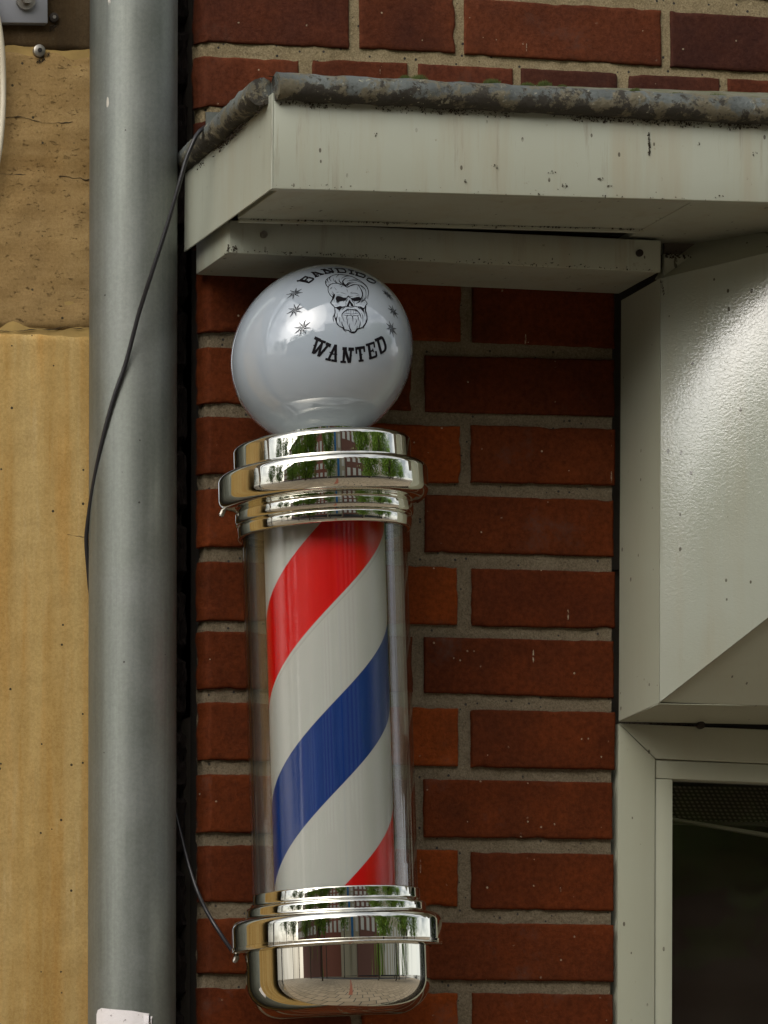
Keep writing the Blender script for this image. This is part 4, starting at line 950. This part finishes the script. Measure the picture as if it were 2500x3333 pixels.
SK = [([(255, 510), (205, 440), (178, 350), (215, 270), (320, 190), (450, 135), (580, 122), (760, 140), (940, 175), (1100, 245), (1270, 345), (1390, 450), (1455, 570), (1470, 690), (1455, 780), (1440, 865)], [14, 22, 22, 20, 18, 14, 16, 18, 16, 18, 18, 22, 24, 20, 14, 4]),
      ([(250, 515), (275, 470), (350, 410), (450, 388), (560, 392), (650, 415)], [18, 18, 16, 16, 16, 22]),
      ([(270, 480), (255, 570), (275, 660), (330, 750), (385, 800), (390, 860), (350, 930), (345, 985), (400, 1050), (450, 1100)], [16, 18, 18, 20, 22, 24, 26, 28, 22, 22]),
      ([(590, 440), (680, 420), (760, 470), (840, 500), (920, 465), (1050, 430), (1150, 440), (1230, 540), (1280, 650), (1290, 740), (1250, 850), (1190, 940), (1080, 1005)], [4, 20, 24, 30, 22, 14, 18, 22, 36, 34, 30, 34, 4]),
      ([(1130, 430), (1240, 450), (1330, 520), (1390, 620), (1385, 780), (1300, 900), (1230, 950)], [10, 18, 22, 16, 10, 16, 6]), ([(1250, 470), (1300, 530), (1325, 590)], [14, 12, 3]), ([(1320, 760), (1300, 830), (1270, 900), (1290, 930), (1380, 850), (1440, 740)], [3, 10, 18, 18, 14, 4]),
      ([(810, 460), (740, 420), (700, 350), (720, 290), (790, 240)], [40, 46, 42, 26, 4]), ([(800, 450), (850, 390), (930, 350), (1020, 345)], [40, 30, 14, 3]), ([(830, 460), (900, 400), (1000, 370), (1120, 365)], [34, 24, 12, 3]), ([(900, 470), (1000, 425), (1100, 420)], [20, 14, 8]),
      ([(820, 330), (930, 295), (1060, 295), (1200, 340), (1310, 400), (1400, 490)], [4, 14, 16, 14, 12, 8]), ([(980, 265), (1090, 265), (1200, 300), (1310, 370)], [3, 10, 14, 10]), ([(700, 410), (640, 370), (590, 310), (590, 230)], [14, 24, 22, 3]), ([(570, 400), (500, 350), (460, 270)], [8, 20, 3]), ([(500, 380), (430, 300), (410, 220)], [8, 14, 3]),
      ([(650, 280), (700, 215), (800, 175), (900, 165)], [4, 14, 18, 8]), ([(720, 260), (800, 235), (910, 235)], [4, 12, 3]), ([(510, 215), (530, 165), (590, 128)], [4, 16, 12]), ([(355, 335), (310, 270), (310, 215), (350, 175)], [3, 20, 30, 16]), ([(285, 370), (240, 310), (235, 260)], [3, 22, 16]), ([(210, 370), (200, 330)], [14, 20]), ([(300, 440), (255, 405)], [6, 3]),
      ([(645, 525), (655, 480), (710, 455)], [3, 16, 14]), ([(305, 610), (330, 540), (385, 490)], [3, 10, 3]), ([(350, 550), (385, 500)], [8, 3]), ([(445, 490), (475, 550), (530, 600)], [3, 9, 3]), ([(815, 540), (830, 600), (860, 665)], [3, 11, 3]), ([(1140, 480), (1145, 530), (1125, 600)], [3, 9, 3]),
      ([(370, 620), (410, 680), (430, 750)], [3, 14, 20]), ([(360, 680), (400, 730), (420, 800)], [3, 14, 20]), ([(460, 690), (455, 760), (420, 830), (385, 900)], [4, 22, 36, 20]),
      ([(500, 680), (540, 655), (590, 650)], [3, 9, 3]), ([(630, 660), (710, 680), (810, 720)], [5, 11, 3]), ([(910, 690), (950, 660), (1000, 650)], [3, 10, 3]), ([(930, 710), (1020, 680), (1110, 690), (1200, 735)], [3, 11, 12, 3]), ([(505, 745), (590, 735), (690, 755)], [3, 10, 3]), ([(880, 770), (940, 785), (1000, 775)], [4, 12, 3]), ([(1080, 765), (1150, 755), (1220, 780)], [3, 10, 3]),
      ([(790, 840), (830, 810), (865, 770), (900, 805), (950, 840)], [20, 26, 30, 24, 18]),
      ([(830, 840), (820, 900), (770, 980)], [12, 20, 3]), ([(740, 900), (700, 970)], [14, 3]), ([(950, 840), (990, 930), (1040, 980), (1050, 1060)], [10, 14, 12, 12]), ([(770, 980), (800, 1000), (780, 1060)], [3, 12, 14]), ([(1040, 920), (1070, 960)], [14, 3]),
      ([(400, 940), (410, 980)], [8, 3]), ([(450, 890), (455, 960)], [7, 3]), ([(390, 1010), (430, 1040)], [10, 3]), ([(500, 930), (540, 970), (600, 970)], [10, 16, 4]), ([(535, 1010), (610, 1010)], [6, 3]), ([(470, 1040), (550, 1050)], [6, 3]),
      ([(1350, 880), (1410, 950), (1425, 1000), (1380, 1060), (1350, 1120), (1300, 1130)], [12, 18, 24, 24, 18, 14]), ([(1200, 1010), (1270, 1025)], [7, 3]), ([(1350, 950), (1365, 990)], [8, 3]), ([(1290, 1050), (1330, 1030)], [6, 3]), ([(1270, 930), (1260, 990)], [18, 4]),
      ([(450, 1100), (490, 1115), (560, 1095), (620, 1080), (690, 1100), (760, 1085), (860, 1085), (960, 1100), (1060, 1080), (1150, 1095), (1230, 1095), (1300, 1130)], [24, 24, 22, 24, 30, 22, 18, 16, 16, 20, 28, 22]),
      ([(450, 1100), (465, 1200), (460, 1300), (410, 1400), (415, 1480), (435, 1560)], [16, 28, 26, 26, 22, 3]), ([(455, 1290), (460, 1390), (490, 1490), (530, 1600), (610, 1680), (700, 1720), (770, 1780), (860, 1800), (940, 1850), (1010, 1860), (1080, 1840), (1140, 1760), (1240, 1730), (1330, 1680), (1390, 1580), (1420, 1500), (1425, 1400), (1395, 1290), (1380, 1180), (1390, 1060)], [26, 26, 34, 30, 24, 34, 28, 24, 40, 62, 44, 40, 26, 24, 34, 34, 22, 26, 40, 30]),
      ([(530, 1270), (530, 1370), (505, 1450), (510, 1530)], [6, 18, 40, 30]), ([(560, 1150), (590, 1180), (590, 1250)], [40, 30, 6]), ([(600, 1190), (640, 1140), (700, 1100)], [26, 30, 18]), ([(670, 1190), (700, 1150), (760, 1110)], [3, 16, 20]), ([(790, 1190), (830, 1160), (890, 1145)], [3, 14, 3]), ([(1040, 1145), (1100, 1175), (1160, 1210)], [3, 14, 4]), ([(1150, 1100), (1190, 1130), (1230, 1180)], [16, 18, 3]),
      ([(660, 1390), (680, 1310), (740, 1240), (820, 1190), (930, 1175), (1040, 1180), (1130, 1215), (1190, 1270), (1230, 1350), (1255, 1450)], [4, 26, 26, 22, 24, 24, 22, 26, 24, 3]), ([(1210, 1110), (1280, 1180), (1330, 1240), (1335, 1290)], [20, 36, 26, 4]), ([(1320, 1180), (1340, 1240), (1345, 1310), (1340, 1390)], [22, 14, 14, 3]), ([(1400, 1230), (1430, 1320), (1450, 1400)], [12, 10, 3]), ([(1260, 1280), (1300, 1380), (1300, 1560)], [6, 16, 3]),
      ([(720, 1330), (780, 1345), (840, 1345), (900, 1355), (960, 1355), (990, 1380), (1020, 1355), (1080, 1355), (1140, 1355), (1200, 1330)], [10, 12, 12, 12, 14, 24, 14, 14, 12, 10]), ([(940, 1180), (940, 1260), (940, 1350)], [10, 9, 9]), ([(870, 1190), (885, 1240), (880, 1300)], [8, 7, 5]), ([(1010, 1190), (1020, 1240), (1010, 1300)], [8, 7, 5]), ([(1080, 1200), (1090, 1250), (1080, 1300)], [8, 7, 5]), ([(800, 1220), (820, 1260), (830, 1300)], [8, 6, 4]), ([(1130, 1220), (1135, 1260)], [7, 4]),
      ([(740, 1280), (790, 1290), (850, 1290), (930, 1305), (1010, 1305), (1090, 1290), (1190, 1280)], [6, 8, 8, 8, 8, 8, 6]),
      ([(985, 1370), (1000, 1430), (1005, 1545)], [24, 20, 3]), ([(840, 1350), (815, 1400), (805, 1490)], [16, 18, 3]), ([(1140, 1355), (1165, 1420), (1165, 1520)], [16, 18, 3]), ([(700, 1340), (705, 1440), (745, 1555)], [8, 16, 3]), ([(590, 1380), (590, 1480), (625, 1590)], [4, 16, 3]), ([(860, 1440), (830, 1540), (880, 1705)], [3, 18, 3]), ([(1085, 1440), (1105, 1520), (1060, 1660)], [3, 18, 3]), ([(670, 1520), (680, 1620), (740, 1730)], [3, 24, 26]), ([(905, 1580), (900, 1700), (950, 1820)], [3, 22, 40]), ([(1130, 1650), (1125, 1740), (1080, 1830)], [3, 18, 36]), ([(1215, 1490), (1220, 1600), (1190, 1720)], [3, 20, 24]), ([(1385, 1490), (1390, 1570), (1300, 1690)], [4, 30, 20]),
      ([(700, 1740), (740, 1800), (805, 1845)], [24, 20, 3]), ([(1330, 1680), (1320, 1720), (1290, 1760)], [20, 12, 3]), ([(1425, 1300), (1440, 1360)], [10, 3])]
for p, ww in SK: stroke(bm, p, ww, S3, 1040, 880)
fill(bm, [(485, 850), (500, 790), (545, 765), (620, 775), (720, 815), (800, 815), (815, 850), (780, 905), (700, 915), (610, 930), (560, 955), (510, 935)], S3, 1040, 880)
fill(bm, [(930, 830), (1010, 825), (1110, 800), (1190, 795), (1245, 830), (1230, 890), (1150, 915), (1060, 920), (990, 905), (955, 870)], S3, 1040, 880)
fill(bm, [(905, 880), (935, 930), (1000, 1010), (1030, 1080), (940, 1070), (925, 1000), (905, 985), (885, 1075), (810, 1075), (840, 1000), (875, 920)], S3, 1040, 880)
fill(bm, [(420, 720), (465, 700), (455, 790), (390, 890), (380, 830), (395, 770)], S3, 1040, 880)
fill(bm, [(550, 1100), (610, 1075), (660, 1100), (610, 1160), (580, 1190), (500, 1130)], S3, 1040, 880)
fill(bm, [(1200, 1095), (1250, 1090), (1310, 1140), (1370, 1120), (1330, 1180), (1325, 1240), (1270, 1180)], S3, 1040, 880)
decal('skull_emblem', bm)
ST = [(100 / 1229, 920, 920, (475, 415), [(140, 475), (180, 620), (400, 655), (660, 560), (805, 395), (775, 250), (560, 210), (300, 305)]),
      (100 / 1229, 920, 920, (500, 1090), [(150, 1250), (290, 1370), (535, 1345), (770, 1185), (845, 972), (715, 835), (455, 850), (230, 1035)]),
      (100 / 1229, 920, 920, (795, 1795), [(470, 1798), (480, 2035), (665, 2140), (930, 2045), (1115, 1815), (1105, 1580), (915, 1485), (650, 1565)]),
      (80 / 983, 1230, 920, (385, 460), [(215, 435), (375, 605), (540, 705), (600, 665), (545, 520), (395, 360), (240, 260), (165, 295)]),
      (80 / 983, 1230, 920, (620, 1140), [(490, 1225), (655, 1390), (800, 1425), (820, 1285), (745, 1080), (580, 905), (435, 885), (400, 1015)]),
      (80 / 983, 1230, 920, (550, 1820), [(345, 1845), (480, 2080), (635, 2180), (750, 2075), (745, 1840), (620, 1605), (450, 1525), (335, 1620)])]
for sc, ox, oy, c, tips in ST:
    bm = bmesh.new(); C = Vector(c)
    for i in range(8):
        t = Vector(tips[i]); a = Vector(tips[i - 1]); b = Vector(tips[(i + 1) % 8])
        inn = C + ((a - C) + (t - C)) * .19; inn2 = C + ((b - C) + (t - C)) * .16
        fill(bm, [tuple(C), tuple(t), tuple(inn)], sc, ox, oy)
        stroke(bm, [tuple(inn2), tuple(t)], 11, sc, ox, oy)
    decal('star', bm)

# ================================================================== cables and small fixings
cb = [(700, 402, -.03), (664, 416, -.10), (640, 440, -.112), (622, 478, -.114), (604, 525, -.112), (583, 600, -.108), (545, 730, -.096), (495, 885, -.080), (452, 1020, -.058), (410, 1180, -.040), (372, 1290, -.030), (335, 1425, -.0165), (306, 1565, .001), (287, 1690, .018), (281, 1760, .026), (287, 1850, .034), (295, 1930, .042), (315, 2010, .058)]
bm = bmesh.new(); tube(bm, spline([hit(x, y, Y) for x, y, Y in cb], 8), .0025, 10)
c2_ = [(540, 2560, .060), (560, 2600, .052), (574, 2655, .042), (592, 2730, .026), (614, 2815, .008), (640, 2895, -.006), (672, 2965, -.014), (705, 3020, -.024), (738, 3070, -.045), (772, 3118, -.075)]
tube(bm, spline([hit(x, y, Y) for x, y, Y in c2_], 8), .0024, 10)
o = obj('power_cable', bm, M_cable, None, 60); tag(o, 'thin black cable looped over the canopy edge and round the downpipe to the barber pole', 'cable')
bm = bmesh.new(); tube(bm, spline([hit(x, y, Y) for x, y, Y in [(-40, -60, YS - .02), (-8, 60, YS - .02), (6, 160, YS - .016), (10, 260, YS - .01), (9, 360, YS - .01), (2, 450, YS - .01), (-6, 510, YS - .01), (-30, 640, YS - .01)]], 8), .0036, 10)
o = obj('telephone_cable', bm, plain('cream_pvc', (.55, .50, .38), .5), None, 60); tag(o, 'cream cable on the sandstone at the upper left corner', 'cable')
pl = thing('bracket_plate', 'grey metal fixing plate with a bolt at the top left corner', 'plate', hit(80, 70, YS))
bm = bmesh.new(); slab(bm, [hit(-60, 72, YS - .012), hit(156, 75, YS - .012), hit(154, -120, YS - .012), hit(-60, -120, YS - .012)], (0, .011, 0)); bevel(bm, .001, 2); obj('plate', bm, plain('grey_coated_steel', (.26, .27, .29), .5, .3), pl, 30)
bm = bmesh.new(); c = hit(82, 2, YS - .013); tube(bm, [c, c + Vector((0, -.004, 0))], .0115, 24); tube(bm, [c + Vector((0, -.004, 0)), c + Vector((0, -.010, 0))], .0065, 6); obj('bolt', bm, M_screw, pl, 30)
def wall_screw(x, y, r, label, mat):
    t = thing('wall_screw', label, 'screw', hit(x, y, YS))
    c = hit(x, y, YS - .001); bm = bmesh.new()
    tube(bm, [c + Vector((0, .003, 0)), c + Vector((0, -.0025, 0)), c + Vector((0, -.0035, 0))], [r, r, r * .75], 20); obj('head', bm, mat, t, 40)
    bm = bmesh.new(); tube(bm, [c + Vector((0, -.0034, 0)), c + Vector((0, -.0042, 0))], r * .4, 6); obj('socket', bm, M_hole if mat is M_screw else M_screw, t, 40)
for (x, y, n) in ((127, 150, 60), (132, 186, 60), (174, 78, 70), (150, 172, 30)):
    c = hit(x, y, YS - .0006)
    crumbs('dirt_stain', c, c + Vector((0, 0, -.006)), n, .0012, (0, 0, -.003), (.005, .0003, .003), sw, M_dirt, clump=2)
wall_screw(127, 166, .0072, 'round steel screw head on the joint of the sandstone', M_screw)
wall_screw(174, 58, .0055, 'dark open screw hole plug beside the grey fixing plate', M_grime_shade)
